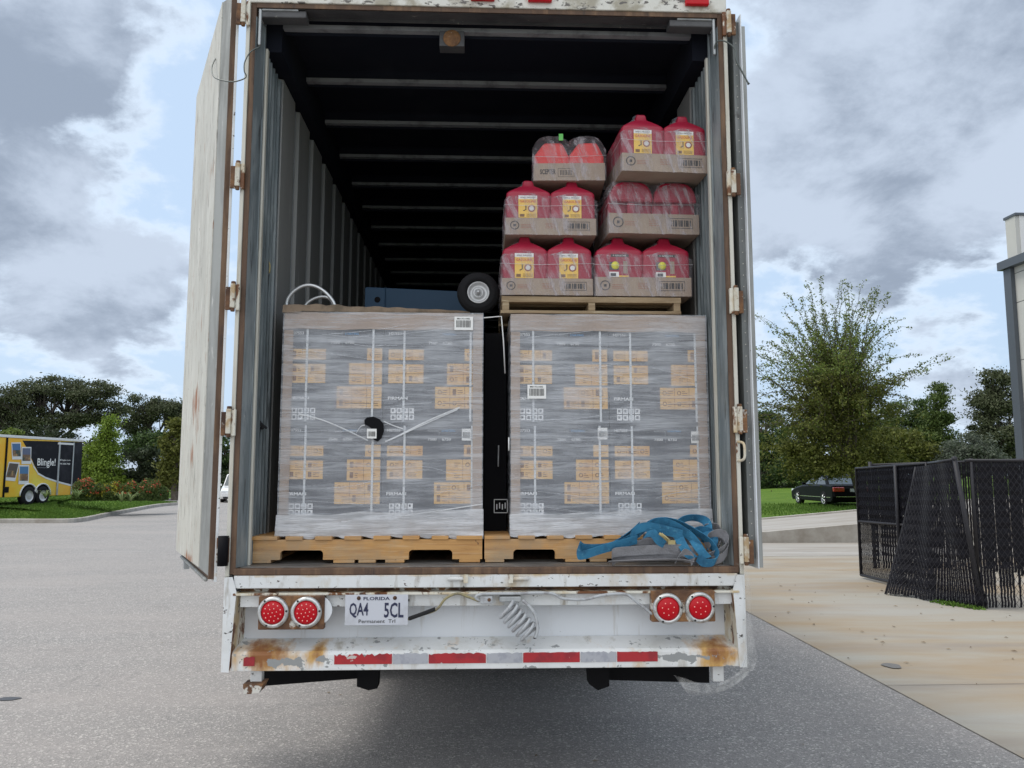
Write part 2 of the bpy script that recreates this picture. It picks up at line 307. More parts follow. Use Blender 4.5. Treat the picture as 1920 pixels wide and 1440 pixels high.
class MB:
    def __init__(s): s.v = []; s.f = []; s.mi = []; s.ms = []; s.sm = []
    def m(s, mt):
        mt = M[mt] if isinstance(mt, str) else mt
        if mt not in s.ms: s.ms.append(mt)
        return s.ms.index(mt)
    def add(s, vs, fs, mt, smooth=False):
        k = len(s.v); i = s.m(mt); s.v += [tuple(v) for v in vs]
        for f in fs: s.f.append(tuple(k + a for a in f)); s.mi.append(i); s.sm.append(smooth)
        return s
    def box(s, x0, x1, y0, y1, z0, z1, mt):
        if x0 > x1: x0, x1 = x1, x0
        if y0 > y1: y0, y1 = y1, y0
        if z0 > z1: z0, z1 = z1, z0
        return s.add([(x0, y0, z0), (x1, y0, z0), (x1, y1, z0), (x0, y1, z0), (x0, y0, z1), (x1, y0, z1), (x1, y1, z1), (x0, y1, z1)],
                     [(3, 2, 1, 0), (4, 5, 6, 7), (0, 1, 5, 4), (1, 2, 6, 5), (2, 3, 7, 6), (3, 0, 4, 7)], mt)
    def hexa(s, p, mt):   # 8 points, bottom ring then top ring
        return s.add(p, [(3, 2, 1, 0), (4, 5, 6, 7), (0, 1, 5, 4), (1, 2, 6, 5), (2, 3, 7, 6), (3, 0, 4, 7)], mt)
    def quad(s, a, b, c, d, mt): return s.add([a, b, c, d], [(0, 1, 2, 3)], mt)
    def prism(s, poly, fn, h0, h1, mt, smooth=False):   # poly 2-D, fn(u,v,h)->xyz
        n = len(poly); vs = [fn(u, v, h0) for u, v in poly] + [fn(u, v, h1) for u, v in poly]
        fs = [tuple(range(n - 1, -1, -1)), tuple(range(n, 2 * n))] + [(i, (i + 1) % n, n + (i + 1) % n, n + i) for i in range(n)]
        return s.add(vs, fs, mt, smooth)
    def tube(s, pts, r, mt, n=8, closed=False, caps=True):
        pts = [Vector(p) for p in pts]; rings = []; L = len(pts); up = Vector((.13, .21, .97))
        rs = r if isinstance(r, (list, tuple)) else [r] * L
        prev = None
        for i, p in enumerate(pts):
            a = pts[(i - 1) % L] if (closed or i > 0) else p; b = pts[(i + 1) % L] if (closed or i < L - 1) else p
            t = (b - a).normalized()
            if prev is None:
                x = t.cross(up)
                if x.length < .05: x = t.cross(Vector((1, 0, 0)))
                x.normalize()
            else: x = (prev - t * prev.dot(t)); x.normalize()
            prev = x; y = t.cross(x)
            rings.append([p + (x * math.cos(2 * math.pi * k / n) + y * math.sin(2 * math.pi * k / n)) * rs[i] for k in range(n)])
        vs = [v for rg in rings for v in rg]; fs = []
        for i in range(L if closed else L - 1):
            j = (i + 1) % L
            for k in range(n): fs.append((i * n + k, i * n + (k + 1) % n, j * n + (k + 1) % n, j * n + k))
        if caps and not closed: fs += [tuple(range(n - 1, -1, -1)), tuple(range((L - 1) * n, L * n))]
        return s.add(vs, fs, mt, True)
    def lathe(s, c, ax, prof, mt, n=24):
        c = Vector(c); ax = Vector(ax).normalized(); x = ax.orthogonal().normalized(); y = ax.cross(x); vs = []; fs = []
        for (r, h) in prof:
            for k in range(n): a = 2 * math.pi * k / n; vs.append(c + ax * h + (x * math.cos(a) + y * math.sin(a)) * r)
        for i in range(len(prof) - 1):
            for k in range(n): fs.append((i * n + k, i * n + (k + 1) % n, (i + 1) * n + (k + 1) % n, (i + 1) * n + k))
        return s.add(vs, fs, mt, True)
    def text(s, body, o, xd, zd, w, h, mt, bold=.012):
        vs, fs = text_geo(body, bold); o = Vector(o); xd = Vector(xd); zd = Vector(zd)
        return s.add([o + xd * (x * w) + zd * (y * h) for x, y in vs], fs, mt)
    def ribbon(s, pts, wv, w, mt, th=.003):
        pts = catmull(pts, 6); k = len(pts)
        wv = catmull(wv, 6) if isinstance(wv, list) else [Vector(wv)] * k
        vs = []
        for i, p in enumerate(pts):
            t = (pts[min(i + 1, k - 1)] - pts[max(i - 1, 0)]).normalized()
            a = wv[i].normalized() * w / 2; nn = t.cross(a).normalized() * th
            vs += [p - a, p + a, p + a + nn, p - a + nn]
        fs = [(0, 1, 2, 3), (4 * k - 1, 4 * k - 2, 4 * k - 3, 4 * k - 4)]
        for i in range(k - 1):
            for j in range(4): fs.append((4 * i + j, 4 * i + 4 + j, 4 * i + 4 + (j + 1) % 4, 4 * i + (j + 1) % 4))
        return s.add(vs, fs, mt, False)
    def build(s, name, parent=None, org=(0, 0, 0), bev=0, tf=None, label=None, sub=0):
        me = bpy.data.meshes.new(name); o3 = Vector(org)
        vs = [(tf @ Vector(v)) if tf else (Vector(v) - o3) for v in s.v]
        me.from_pydata(vs, [], s.f); me.polygons.foreach_set('material_index', s.mi); me.polygons.foreach_set('use_smooth', s.sm)
        for mt in s.ms: me.materials.append(mt)
        me.update()
        ob = bpy.data.objects.new(name, me); COL.objects.link(ob)
        if parent: ob.parent = parent
        elif org != (0, 0, 0): ob.location = o3
        if bev:
            b = ob.modifiers.new('b', 'BEVEL'); b.width = bev; b.segments = 2; b.limit_method = 'ANGLE'; b.angle_limit = R(40)
        if sub:
            b = ob.modifiers.new('s', 'SUBSURF'); b.levels = sub; b.render_levels = sub
        if label: ob['label'] = label
        return ob
def catmull(pts, k):
    pts = [Vector(p) for p in pts]; out = []
    for i in range(len(pts) - 1):
        p0 = pts[max(i - 1, 0)]; p1 = pts[i]; p2 = pts[i + 1]; p3 = pts[min(i + 2, len(pts) - 1)]
        for j in range(k):
            t = j / k
            out.append(.5 * ((2 * p1) + (p2 - p0) * t + (2 * p0 - 5 * p1 + 4 * p2 - p3) * t * t + (-p0 + 3 * p1 - 3 * p2 + p3) * t ** 3))
    out.append(pts[-1]); return out
def tag(o, label=None, cat=None, group=None, kind=None):
    if label: o['label'] = label
    if cat: o['category'] = cat
    if group: o['group'] = group
    if kind: o['kind'] = kind
    return o
def thing(name, label, cat, loc=(0, 0, 0), rz=0, group=None):
    o = bpy.data.objects.new(name, None); COL.objects.link(o); o.empty_display_size = .2
    o.location = loc; o.rotation_euler = (0, 0, rz); return tag(o, label, cat, group)
def copy_tree(o, parent=None):
    c = o.copy(); COL.objects.link(c); c.parent = parent
    for ch in [x for x in bpy.data.objects if x.parent == o]: copy_tree(ch, c)
    return c

# ------------------------------------------------------------------ setting
def sheet(name, poly, z, mt, label, cat):
    b = MB(); b.add([(x, y, z) for x, y in poly], [tuple(range(len(poly)))], mt); return tag(b.build(name), label, cat, kind='structure')
sheet('ground', [(-600, -60), (600, -60), (600, 900), (-600, 900)], -.03, 'grass', 'green grass plain running out to the trees', 'ground')
sheet('car_park', [(-70, -30), (9.0, -30), (9.0, 15.8), (6.2, 16), (2.5, 54), (-70, 54)], 0, 'asphalt', 'grey speckled asphalt lot under the box trailer', 'asphalt')
sheet('concrete_apron', [(3.12, -8), (40, -8), (40, 12.6), (3.35, 12.6)], .006, 'concrete', 'tan stained concrete apron in front of the black fence', 'concrete')
sheet('concrete_strip', [(3.35, 12.6), (40, 12.6), (40, 16.0), (3.4, 16.0)], .010, 'greyconc', 'grey concrete strip at the foot of the ramp wall', 'concrete')
b = MB()
for (x0, y0, x1, y1) in ((3.12, 2.45, 16, 2.52), (4.2, 12.6, 7.6, 8.6)):
    dx, dy = x1 - x0, y1 - y0; l = math.hypot(dx, dy); nx, ny = -dy / l * .0035, dx / l * .0035
    b.add([(x0 - nx, y0 - ny, .010), (x1 - nx, y1 - ny, .010), (x1 + nx, y1 + ny, .010), (x0 + nx, y0 + ny, .010)], [(0, 1, 2, 3)], mat('joint_filler', (.13, .115, .10), .9))
tag(b.build('concrete_joint'), 'dark saw-cut joints crossing the tan concrete apron', 'joint', kind='structure')
# ramp on the right: low wall with road surface behind, kerb, raised lawn
def prismz(name, poly, z0, tops, mt, label, cat):
    n = len(poly); b = MB(); vs = [(x, y, z0) for x, y in poly] + [(x, y, t) for (x, y), t in zip(poly, tops)]
    b.add(vs, [tuple(range(n, 2 * n))] + [(i, (i + 1) % n, n + (i + 1) % n, n + i) for i in range(n)], mt); return tag(b.build(name), label, cat, kind='structure')
def zfr(x): return max(.012, .241 + .0797 * (x - 6.83))
def zbk(x): return max(.012, .181 + .0852 * (x - 9.2))
RX = [4.4, 7.3, 10, 20, 32]
b = MB()
for x0, x1 in zip(RX, RX[1:]):
    b.add([(x0, 15.9, zfr(x0)), (x1, 15.9, zfr(x1)), (x1, 22.6, zbk(x1)), (x0, 22.6, zbk(x0))], [(0, 1, 2, 3)], 'greyconc'); b.add([(x0, 15.9, -.1), (x1, 15.9, -.1), (x1, 15.9, zfr(x1)), (x0, 15.9, zfr(x0))], [(0, 1, 2, 3)], 'greyconc')
tag(b.build('ramp'), 'pale concrete ramp rising behind the fence', 'ramp', kind='structure')
b = MB()
for x0, x1 in zip(RX, RX[1:]): b.hexa([(x0, 15.78, -.1), (x1, 15.78, -.1), (x1, 15.92, -.1), (x0, 15.92, -.1), (x0, 15.78, zfr(x0) + .02), (x1, 15.78, zfr(x1) + .02), (x1, 15.92, zfr(x1) + .02), (x0, 15.92, zfr(x0) + .02)], 'kerb')
tag(b.build('ramp_edge'), 'pale edge strip capping the ramp wall', 'kerb', kind='structure')
b = MB()
for x0, x1 in zip(RX, RX[1:]): b.hexa([(x0, 22.5, -.1), (x1, 22.5, -.1), (x1, 22.72, -.1), (x0, 22.72, -.1), (x0, 22.5, zbk(x0) + .05), (x1, 22.5, zbk(x1) + .05), (x1, 22.72, zbk(x1) + .05), (x0, 22.72, zbk(x0) + .05)], 'kerb')
tag(b.build('kerb'), 'white kerb between ramp and lawn', 'kerb', kind='structure')
b = MB(); ys = [(22.72, None), (27, .24), (44, .27), (62, .30)]; LX = [4.4, 7.3, 10, 14, 20, 32, 46]; vs = []
for y, z in ys:
    for x in LX: vs.append((x + (y - 22.72) * .12, y, (zbk(x) + .03) if z is None else (z if x < 19 else z + .3)))
nn_ = len(LX); b.add(vs, [(j * nn_ + i, j * nn_ + i + 1, (j + 1) * nn_ + i + 1, (j + 1) * nn_ + i) for j in range(3) for i in range(nn_ - 1)], 'grass', True)
tag(b.build('lawn'), 'green lawn on the right below the tree line', 'lawn', kind='structure')

# left island with kerb
K = [at(-260, 984, Z=0), at(0, 981, Z=0), at(90, 981, Z=0), at(150, 979, Z=0), at(200, 969, Z=0), at(255, 958, Z=0), at(300, 950, Z=0), at(336, 947, Z=0)]
K = catmull(K, 5)
b = MB(); w = .16; prof = [(0, 0), (0, .13), (.02, .15), (w, .15), (w, 0)]
vs = []; L = len(K)
for i, p in enumerate(K):
    t = (K[min(i + 1, L - 1)] - K[max(i - 1, 0)]); nn = Vector((-t.y, t.x, 0)).normalized()
    vs += [(p.x + nn.x * u, p.y + nn.y * u, h) for u, h in prof]
b.add(vs, [(5 * i + j, 5 * i + 5 + j, 5 * i + 5 + (j + 1) % 5, 5 * i + (j + 1) % 5) for i in range(L - 1) for j in range(5)], 'kerb')
tag(b.build('island_kerb'), 'weathered concrete kerb curving round the flower island', 'kerb', kind='structure')
# mounded lawn behind it
def mound_z(t): return .14 + .42 * (1 - math.exp(-t / 2.2))
b = MB(); vs = []; rows = [0, .4, 1, 1.8, 3, 5, 8, 12, 18]
for i, p in enumerate(K):
    t = (K[min(i + 1, L - 1)] - K[max(i - 1, 0)]); nn = Vector((-t.y, t.x, 0)).normalized()
    nn = nn.lerp(Vector((-.75, .65, 0)).normalized(), .5)
    fade = min(1, (L - 1 - i) / 9)
    for u in rows:
        q = p + nn * (.14 + u * (.25 + .75 * fade)); vs.append((q.x, q.y, .14 + (mound_z(u) - .14) * fade))
nr = len(rows)
b.add(vs, [(nr * i + j, nr * i + nr + j, nr * i + nr + j + 1, nr * i + j + 1) for i in range(L - 1) for j in range(nr - 1)], 'grass', True)
island = tag(b.build('island_lawn'), 'green mounded lawn behind the left kerb', 'lawn', kind='structure')


# ------------------------------------------------------------------ the semi trailer
T = thing('semi_trailer', 'white rusty box trailer seen from behind with both rear doors folded open', 'trailer')
FZ = 1.232
def X_(px, py, Y=0): return at(px, py, Y=Y).x
def Z_(px, py, Y=0): return at(px, py, Y=Y).z
# walls
b = MB()
for s in (-1, 1):
    b.box(s * 1.262, s * 1.30, .10, 15.2, 1.0, 4.30, 'white')
b.build('outer_skin', T)
for s in (-1, 1):
    b = MB()
    b.box(s * 1.245, s * 1.260, .13, 15.0, FZ, 4.10, 'walld')
    for k in range(33):
        y0 = .46 + .435 * k
        xs = [1.244, 1.214, 1.214, 1.244]; ys = [y0, y0 + .012, y0 + .315, y0 + .325]
        for a in range(3):
            b.add([(s * xs[a], ys[a], FZ), (s * xs[a + 1], ys[a + 1], FZ), (s * xs[a + 1], ys[a + 1], 4.02), (s * xs[a], ys[a], 4.02)], [(0, 1, 2, 3)], 'wallp')
        b.add([(s * x, y, 4.02) for x, y in zip(xs, ys)], [(0, 1, 2, 3)], 'wallp')
        for yy in (y0 + .362, y0 + .392): b.box(s * 1.226, s * 1.244, yy, yy + .008, FZ, 4.0, 'alum')
    b.box(s * 1.212, s * 1.243, .395, .43, FZ, 3.98, 'post_metal')
    b.build('side_wall', T)
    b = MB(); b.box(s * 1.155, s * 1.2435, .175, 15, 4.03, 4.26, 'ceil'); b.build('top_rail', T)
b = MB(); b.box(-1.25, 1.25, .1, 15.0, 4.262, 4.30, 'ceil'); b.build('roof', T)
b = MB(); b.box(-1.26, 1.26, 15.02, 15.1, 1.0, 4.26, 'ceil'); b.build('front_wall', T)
for k in range(24):
    y0 = .18 + .612 * k; b = MB()
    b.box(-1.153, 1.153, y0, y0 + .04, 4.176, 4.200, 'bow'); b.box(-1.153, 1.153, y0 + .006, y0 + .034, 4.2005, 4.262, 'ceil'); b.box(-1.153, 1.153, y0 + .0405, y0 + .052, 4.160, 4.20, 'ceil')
    b.build('roof_bow', T)
b = MB(); b.box(-1.24, 1.24, .36, 15, 1.14, FZ - .002, 'floor'); b.build('floor', T)
b = MB(); b.box(-1.24, 1.262, .045, .358, 1.15, FZ, 'threshold'); b.build('threshold_plate', T)
# posts
for s in (-1, 1):
    b = MB()
    b.box(s * 1.282, s * 1.302, 0, .10, .74 if False else 1.19, 4.3, 'cream')
    b.build('corner_post', T, bev=.003)
    b = MB(); b.box(s * 1.252, s * 1.2815, .008, .09, 1.2, 4.245, 'brown_seal'); b.build('door_seal', T, bev=.003)
    b = MB()
    b.add([(s * 1.2515, .004, 1.233), (s * 1.226, .118, 1.233), (s * 1.226, .118, 4.14), (s * 1.2515, .004, 4.14)], [(0, 1, 2, 3)], 'post_metal')
    b.box(s * 1.2265, s * 1.243, .10, .118, 1.233, 4.14, 'post_metal')
    b.box(s * 1.216, s * 1.2435, .122, .150, 1.233, 4.02, 'cream')
    for yy in (.19, .235, .30, .36): b.box(s * 1.222, s * 1.2435, yy, yy + .012, 1.233, 4.0, 'post_metal')
    b.build('inner_post', T)
    b = MB()   # lower end plate beside the lights
    b.add([(s * 1.302, -.005, .735), (s * 1.302, .3, .735), (s * 1.302, .3, 1.19), (s * 1.302, -.005, 1.19)], [(0, 1, 2, 3)], 'white')
    b.add([(s * 1.302, -.005, .735), (s * 1.262, -.012, .735), (s * 1.240, -.008, 1.12), (s * 1.262, -.005, 1.19), (s * 1.302, -.005, 1.19)], [(0, 1, 2, 3, 4)], 'white')
    b.add([(s * 1.262, -.012, .735), (s * 1.236, .14, .86), (s * 1.232, .14, 1.10), (s * 1.240, -.008, 1.12)], [(0, 1, 2, 3)], 'rusty_white')
    b.build('end_plate', T)
# header
b = MB()
zt = Z_(900, 14); b.box(-1.30, 1.30, -.004, .10, zt, 4.42, 'hdrwhite'); b.build('header', T, bev=.004)
b = MB(); b.box(-1.2515, 1.2515, .004, .0095, zt - .026, zt - .001, 'brown_seal')
b.add([(-1.25, .01, zt - .028), (1.25, .01, zt - .028), (1.25, .12, 4.205), (-1.25, .12, 4.205)], [(0, 1, 2, 3)], 'hdrdark')
b.box(-1.25, 1.25, .1205, .128, 4.19, 4.26, 'hdrdark'); b.build('header_frame', T)
for s in (-1, 1):
    b = MB(); b.box(s * 1.235, s * .99, .02, .10, 4.145, 4.185, 'hdrdark'); b.box(s * 1.242, s * 1.226, .01, .03, 3.98, 4.19, 'alum'); b.box(s * 1.226, s * 1.03, .01, .03, 4.178, 4.19, 'alum'); b.build('corner_gusset', T, bev=.006)
for px in (905, 1012, 1305):
    x = X_(px, 0); b = MB(); b.box(x - .065, x + .065, -.03, -.004, 4.245, 4.28, 'lens'); b.build('marker_light', T, bev=.006)
b = MB(); x = X_(848, 60, .2)
b.box(x - .07, x + .07, .16, .24, 4.08, 4.17, 'hdrdark'); b.lathe((x, .158, 4.125), (0, -1, 0), [(.05, 0), (.05, .004), (.02, .01), (0, .01)], 'rust', 16); b.build('dome_lamp', T, bev=.006)
# sill and bumper
b = MB(); b.box(-1.262, 1.275, -.002, .044, 1.1965, FZ - .002, 'brown_seal'); b.build('sill_lip', T, bev=.006)
b = MB(); b.box(-1.258, 1.268, 0, .05, 1.133, 1.196, 'white'); b.build('sill_channel', T, bev=.004)
b = MB(); b.box(-1.24, 1.25, .06, .07, 1.09, 1.15, 'rust'); b.build('recess_strip', T)
b = MB(); b.box(-1.256, 1.272, -.012, .08, 1.100, 1.111, 'rusty_white'); b.build('flange', T, bev=.002)
b = MB(); b.box(-1.228, 1.25, .022, .030, 1.040, 1.0995, 'white'); b.build('light_rail', T, bev=.002)
b = MB(); b.box(-1.24, 1.245, .14, .15, .84, 1.10, 'white_clean'); b.build('rear_panel', T)
b = MB(); b.prism([(0, .737), (0, .815), (.012, .828), (.139, .868), (.139, .737)], lambda u, v, h: (h, u, v), -1.255, 1.283, 'bumper'); b.build('bumper', T, bev=.004)
# reflective tape with torn edges
def torn(x0, x1, z0, z1, amp, mt, b, y=-.0035):
    n = max(4, int((x1 - x0) / .012)); top = [(x0 + (x1 - x0) * i / n, z1 + amp * (rnd.random() - .5) * 2 - (amp * 2 if rnd.random() < .12 else 0)) for i in range(n + 1)]
    vs = [(x, y, z0) for x, _ in top] + [(x, y, z) for x, z in top]
    b.add(vs, [(i, i + 1, n + 2 + i, n + 1 + i) for i in range(n)], mt)
zlo, zhi = Z_(900, 1243), Z_(900, 1224)
for (a, c_, k, amp) in ((627, 735, 'tape_red', .006), (737, 802, 'tape_white', .004), (804, 911, 'tape_red', .003), (913, 979, 'tape_white', .002), (981, 1087, 'tape_red', .001), (1089, 1155, 'tape_white', .003), (1157, 1233, 'tape_red', .002), (457, 478, 'tape_red', .006)):
    b = MB(); dz = .012 if a == 457 else 0
    torn(X_(a, 1235), X_(c_, 1235), zlo + (0 if not dz else -.004), zhi - (dz), amp, k, b); b.build('reflective_tape', T)
# light units
def light_unit(x0, x1, y0, y1, centers, nled, tabbed):
    bx0, bx1, bz0, bz1 = X_(x0, y1, -.03), X_(x1, y1, -.03), Z_(900, y1, -.03), Z_(900, y0, -.03)
    b = MB(); b.box(bx0, bx1, -.03, .021, bz0, bz1, 'rust'); br = b.build('light_bracket', T, bev=.005)
    for (cx, cy) in centers:
        x, z = X_(cx, cy, -.035), Z_(cx, cy, -.035); q = MB()
        q.lathe((x, -.0305, z), (0, -1, 0), [(.076, 0), (.076, .010), (.070, .016), (.060, .018), (.057, .014), (.057, 0)], 'ring', 32)
        for k in range(3):
            a = 2.2 + k * 2.09; q.lathe((x + .067 * math.cos(a), -.046, z + .067 * math.sin(a)), (0, -1, 0), [(.006, 0), (.005, .004), (0, .004)], 'inkb', 8)
        tl = q.build('tail_light', T)
        q = MB(); q.lathe((x, -.0305, z), (0, -1, 0), [(.0565, 0), (.0565, .012), (.045, .018), (.02, .021), (0, .0215)], 'lens', 32); 
        for (rr, n_) in (nled):
            for k in range(n_):
                a = 2 * math.pi * k / n_ + rr * 9; q.lathe((x + rr * math.cos(a), -.0305 - .0205 + rr * rr * 1.2, z + rr * math.sin(a)), (0, -1, 0), [(.0034, 0), (.0026, .0015), (0, .002)], 'led', 8)
        q.build('lens', tl)
light_unit(483, 607, 1115, 1178, ((512, 1148), (574, 1148)), ((.0, 1), (.020, 6), (.040, 11)), True)
light_unit(1222, 1342, 1110, 1169, ((1252, 1141), (1312, 1139)), ((0, 1), (.030, 7)), False)
b = MB(); x = X_(606, 1145, -.01); z0, z1 = Z_(606, 1170, -.01), Z_(606, 1118, -.01)
pl = [(x + .045 * math.sin(math.pi * k / 10) ** .7, z0 + (z1 - z0) * k / 10) for k in range(11)]
b.prism(pl, lambda u, v, h: (u, h, v), -.016, -.010, 'white_clean'); b.build('side_tab', T, bev=.002)
# licence plate
b = MB(); x0, x1, z0, z1 = X_(647, 1143, -.02), X_(765, 1143, -.02), Z_(706, 1172, -.02), Z_(706, 1115, -.02); w, h = x1 - x0, z1 - z0
b.box(x0, x1, -.022, -.019, z0, z1, 'plate'); lp = b.build('licence_plate', T, bev=.001)
q = MB(); Y0 = -.0235
def ptext(body, u0, u1, v0, v1, mt='ink', bold=.02): q.text(body, (x0 + w * u0, Y0, z0 + h * v0), (1, 0, 0), (0, 0, 1), w * (u1 - u0), h * (v1 - v0), mt, bold)
ptext('FLORIDA', .29, .71, .82, .93); ptext('QA4', .07, .37, .24, .74); ptext('5CL', .62, .93, .24, .74); ptext('Permanent  Trl', .22, .80, .07, .19, 'inkb', .005)
q.build('lettering', lp)
for u in (.215, .79):
    q = MB(); q.lathe((x0 + w * u, -.0222, z0 + h * .89), (0, -1, 0), [(.010, 0), (.008, .005), (0, .006)], 'rust', 10); q.build('bolt', lp)
# cables, air line
def pxpath(l): return [at(x, y, Y=Y) for x, y, Y in l]
b = MB(); b.tube(catmull(pxpath([(765, 1161, -.01), (790, 1153, -.02), (818, 1143, -.025), (836, 1122, -.03), (858, 1113, -.03), (880, 1120, -.03), (898, 1127, -.03)]), 5), .0065, 'hosed'); 
b.tube(catmull(pxpath([(767, 1160, -.012), (792, 1151, -.022), (816, 1142, -.027)]), 4), .010, 'rope'); b.build('cable', T)
b = MB(); b.tube(catmull(pxpath([(900, 1127, -.03), (892, 1120, -.035), (905, 1114, -.035), (960, 1113, -.03), (1030, 1112, -.03), (1055, 1122, -.03), (1095, 1124, -.03), (1130, 1116, -.03), (1172, 1114, -.03), (1195, 1130, -.03), (1222, 1151, -.025)]), 6), .0075, 'hose'); b.build('cable', T)
b = MB()
p = at(912, 1124, Y=-.03); b.box(p.x - .03, p.x + .03, -.045, .02, p.z - .018, p.z + .016, 'hose'); p = at(957, 1123, Y=-.03); b.box(p.x - .055, p.x + .052, -.04, .02, p.z - .013, p.z + .012, 'alum')
b.lathe((at(917, 1122, Y=0).x, -.046, at(917, 1122, Y=0).z), (0, -1, 0), [(.009, 0), (.009, .006), (0, .007)], 'rust', 8); b.build('air_valve', T, bev=.003)
b = MB(); A = at(948, 1140, Y=-.03); B = at(995, 1190, Y=-.03); ax = (B - A); pts = []; side = ax.cross(Vector((0, 1, 0))).normalized(); turns = 6
for k in range(turns * 14 + 1):
    a = 2 * math.pi * k / 14; f = k / (turns * 14); pts.append(A + ax * f + side * (.050 * math.cos(a)) + Vector((0, -1, 0)) * (.026 * math.sin(a) + .006))
b.tube(pts, .0085, 'hose', 8)
b.tube(catmull([pts[-1]] + pxpath([(1003, 1196, -.05), (1008, 1180, -.05), (1004, 1155, -.05), (992, 1136, -.045), (980, 1126, -.035)]), 6), .0085, 'hose', 8); b.build('coiled_air_line', T)
for px, sgn in ((858, 1), (973, -1)):
    b = MB(); p = at(px, 1085, Y=-.01); b.tube([(p.x - .05, -.012, p.z), (p.x + .05, -.012, p.z)], .010, 'white'); b.box(p.x + sgn * .03, p.x + sgn * .052, -.026, .0, p.z - .02, p.z + .02, 'rusty_white'); b.build('latch', T)
# underbody
b = MB()
for s in (-1, 1): b.box(s * .40, s * .5, .4, 14.8, .78, 1.1, 'black')
for k in range(7): b.box(-1.22, 1.22, .7 + k * 2, .78 + k * 2, .98, 1.13, 'black')
b.build('chassis', T)
for (a, c_) in (((488, 1274), (690, 1258)), ((1120, 1262), (1330, 1268))):
    b = MB(); p, q_ = at(*a, Y=.35), at(*c_, Y=.35); b.hexa([(p.x, .35, p.z - .035), (q_.x, .35, q_.z - .035), (q_.x, .39, q_.z - .035), (p.x, .39, p.z - .035), (p.x, .35, p.z + .05), (q_.x, .35, q_.z + .05), (q_.x, .39, q_.z + .05), (p.x, .39, p.z + .05)], 'black'); b.build('guard_brace', T)
for px, s in ((690, 1), (1122, -1)):
    b = MB(); p = at(px, 1275, Y=.25); b.prism([(-.05, .08), (.06, .08), (.055, -.03 if s > 0 else -.01), (.01, -.04), (-.05, -.02)], lambda u, v, h: (p.x + s * u, h, p.z + v), .2, .3, 'black'); b.build('hanger', T)
for px, s in ((481, -1), (1346, 1)):
    b = MB(); p = at(px, 1265, Y=.06); b.box(p.x - .028, p.x + .028, .05, .10, p.z - .032, .737, 'white'); 
    if s < 0: b.hexa([(p.x - .05, .02, p.z - .085), (p.x + .03, .0, p.z - .075), (p.x + .03, .11, p.z - .075), (p.x - .05, .11, p.z - .085), (p.x - .055, .02, p.z - .035), (p.x + .05, .0, p.z - .03), (p.x + .05, .11, p.z - .03), (p.x - .055, .11, p.z - .035)], 'rust')
    b.build('lower_bracket', T, bev=.003)
for y in (3.4, 4.65):
    b = MB(); b.tube([(-1.1, y, .52), (1.1, y, .52)], .065, 'black', 12); b.build('axle', T)
    for s in (-1, 1):
        for x in (.80, 1.12):
            b = MB(); b.lathe((s * x - .12, y, .52), (1, 0, 0), [(.3, 0), (.48, 0), (.515, .03), (.52, .12), (.515, .21), (.48, .24), (.3, .24), (.28, .12), (.3, 0)], 'rubber', 36); tw = b.build('wheel', T)
            b = MB(); b.lathe((s * x - .12, y, .52), (1, 0, 0), [(.0, .1), (.12, .1), (.26, .03), (.30, .0), (.3, .24), (.26, .21), (.12, .14), (0, .14)], 'rim', 24); b.build('rim', tw)
# hinges
def hinge(px, py, s, ln=.125):
    p = at(px, py, Y=-.02); b = MB()
    b.box(p.x - .012, p.x + .012, -.034, -.008, p.z - ln / 2, p.z + ln / 2, 'hinge'); b.box(p.x + s * .012, p.x + s * .038, -.026, -.012, p.z - ln / 2 - .01, p.z + ln / 2 - .015, 'rust')
    b.box(p.x - s * .012, p.x - s * .032, -.02, 0.0, p.z - ln / 2 - .01, p.z + ln / 2, 'rusty_white')
    b.lathe((p.x, -.020, p.z - ln / 2 - .018), (0, 0, 1), [(0, 0), (.011, 0), (.011, .018)], 'rust', 10); b.lathe((p.x, -.020, p.z + ln / 2), (0, 0, 1), [(.012, 0), (.012, .014), (0, .014)], 'rust', 10)
    b.build('door_hinge', T, bev=.003)
for x, y in ((457, 22), (446, 328), (437, 555), (429, 790)): hinge(x, y, -1)
for x, y in ((1366, 42), (1375, 341), (1380, 562), (1387, 785), (1399, 1030)): hinge(x, y, 1)
b = MB(); p = at(420, 1032, Y=-.02); b.tube([(p.x - .005, -.02, p.z - .075), (p.x - .005, -.02, p.z + .07)], .026, 'blackp', 12); b.box(p.x - .04, p.x + .02, -.01, .0, p.z - .06, p.z + .06, 'rust'); b.build('door_bumper', T)
b = MB(); p = at(1386, 846, Y=-.02); b.tube(catmull([(p.x, 0, p.z + .05), (p.x + .02, -.03, p.z + .04), (p.x + .024, -.035, p.z), (p.x + .02, -.03, p.z - .04), (p.x, 0, p.z - .05)], 4), .007, 'rusty_white'); b.build('door_holdback', T)
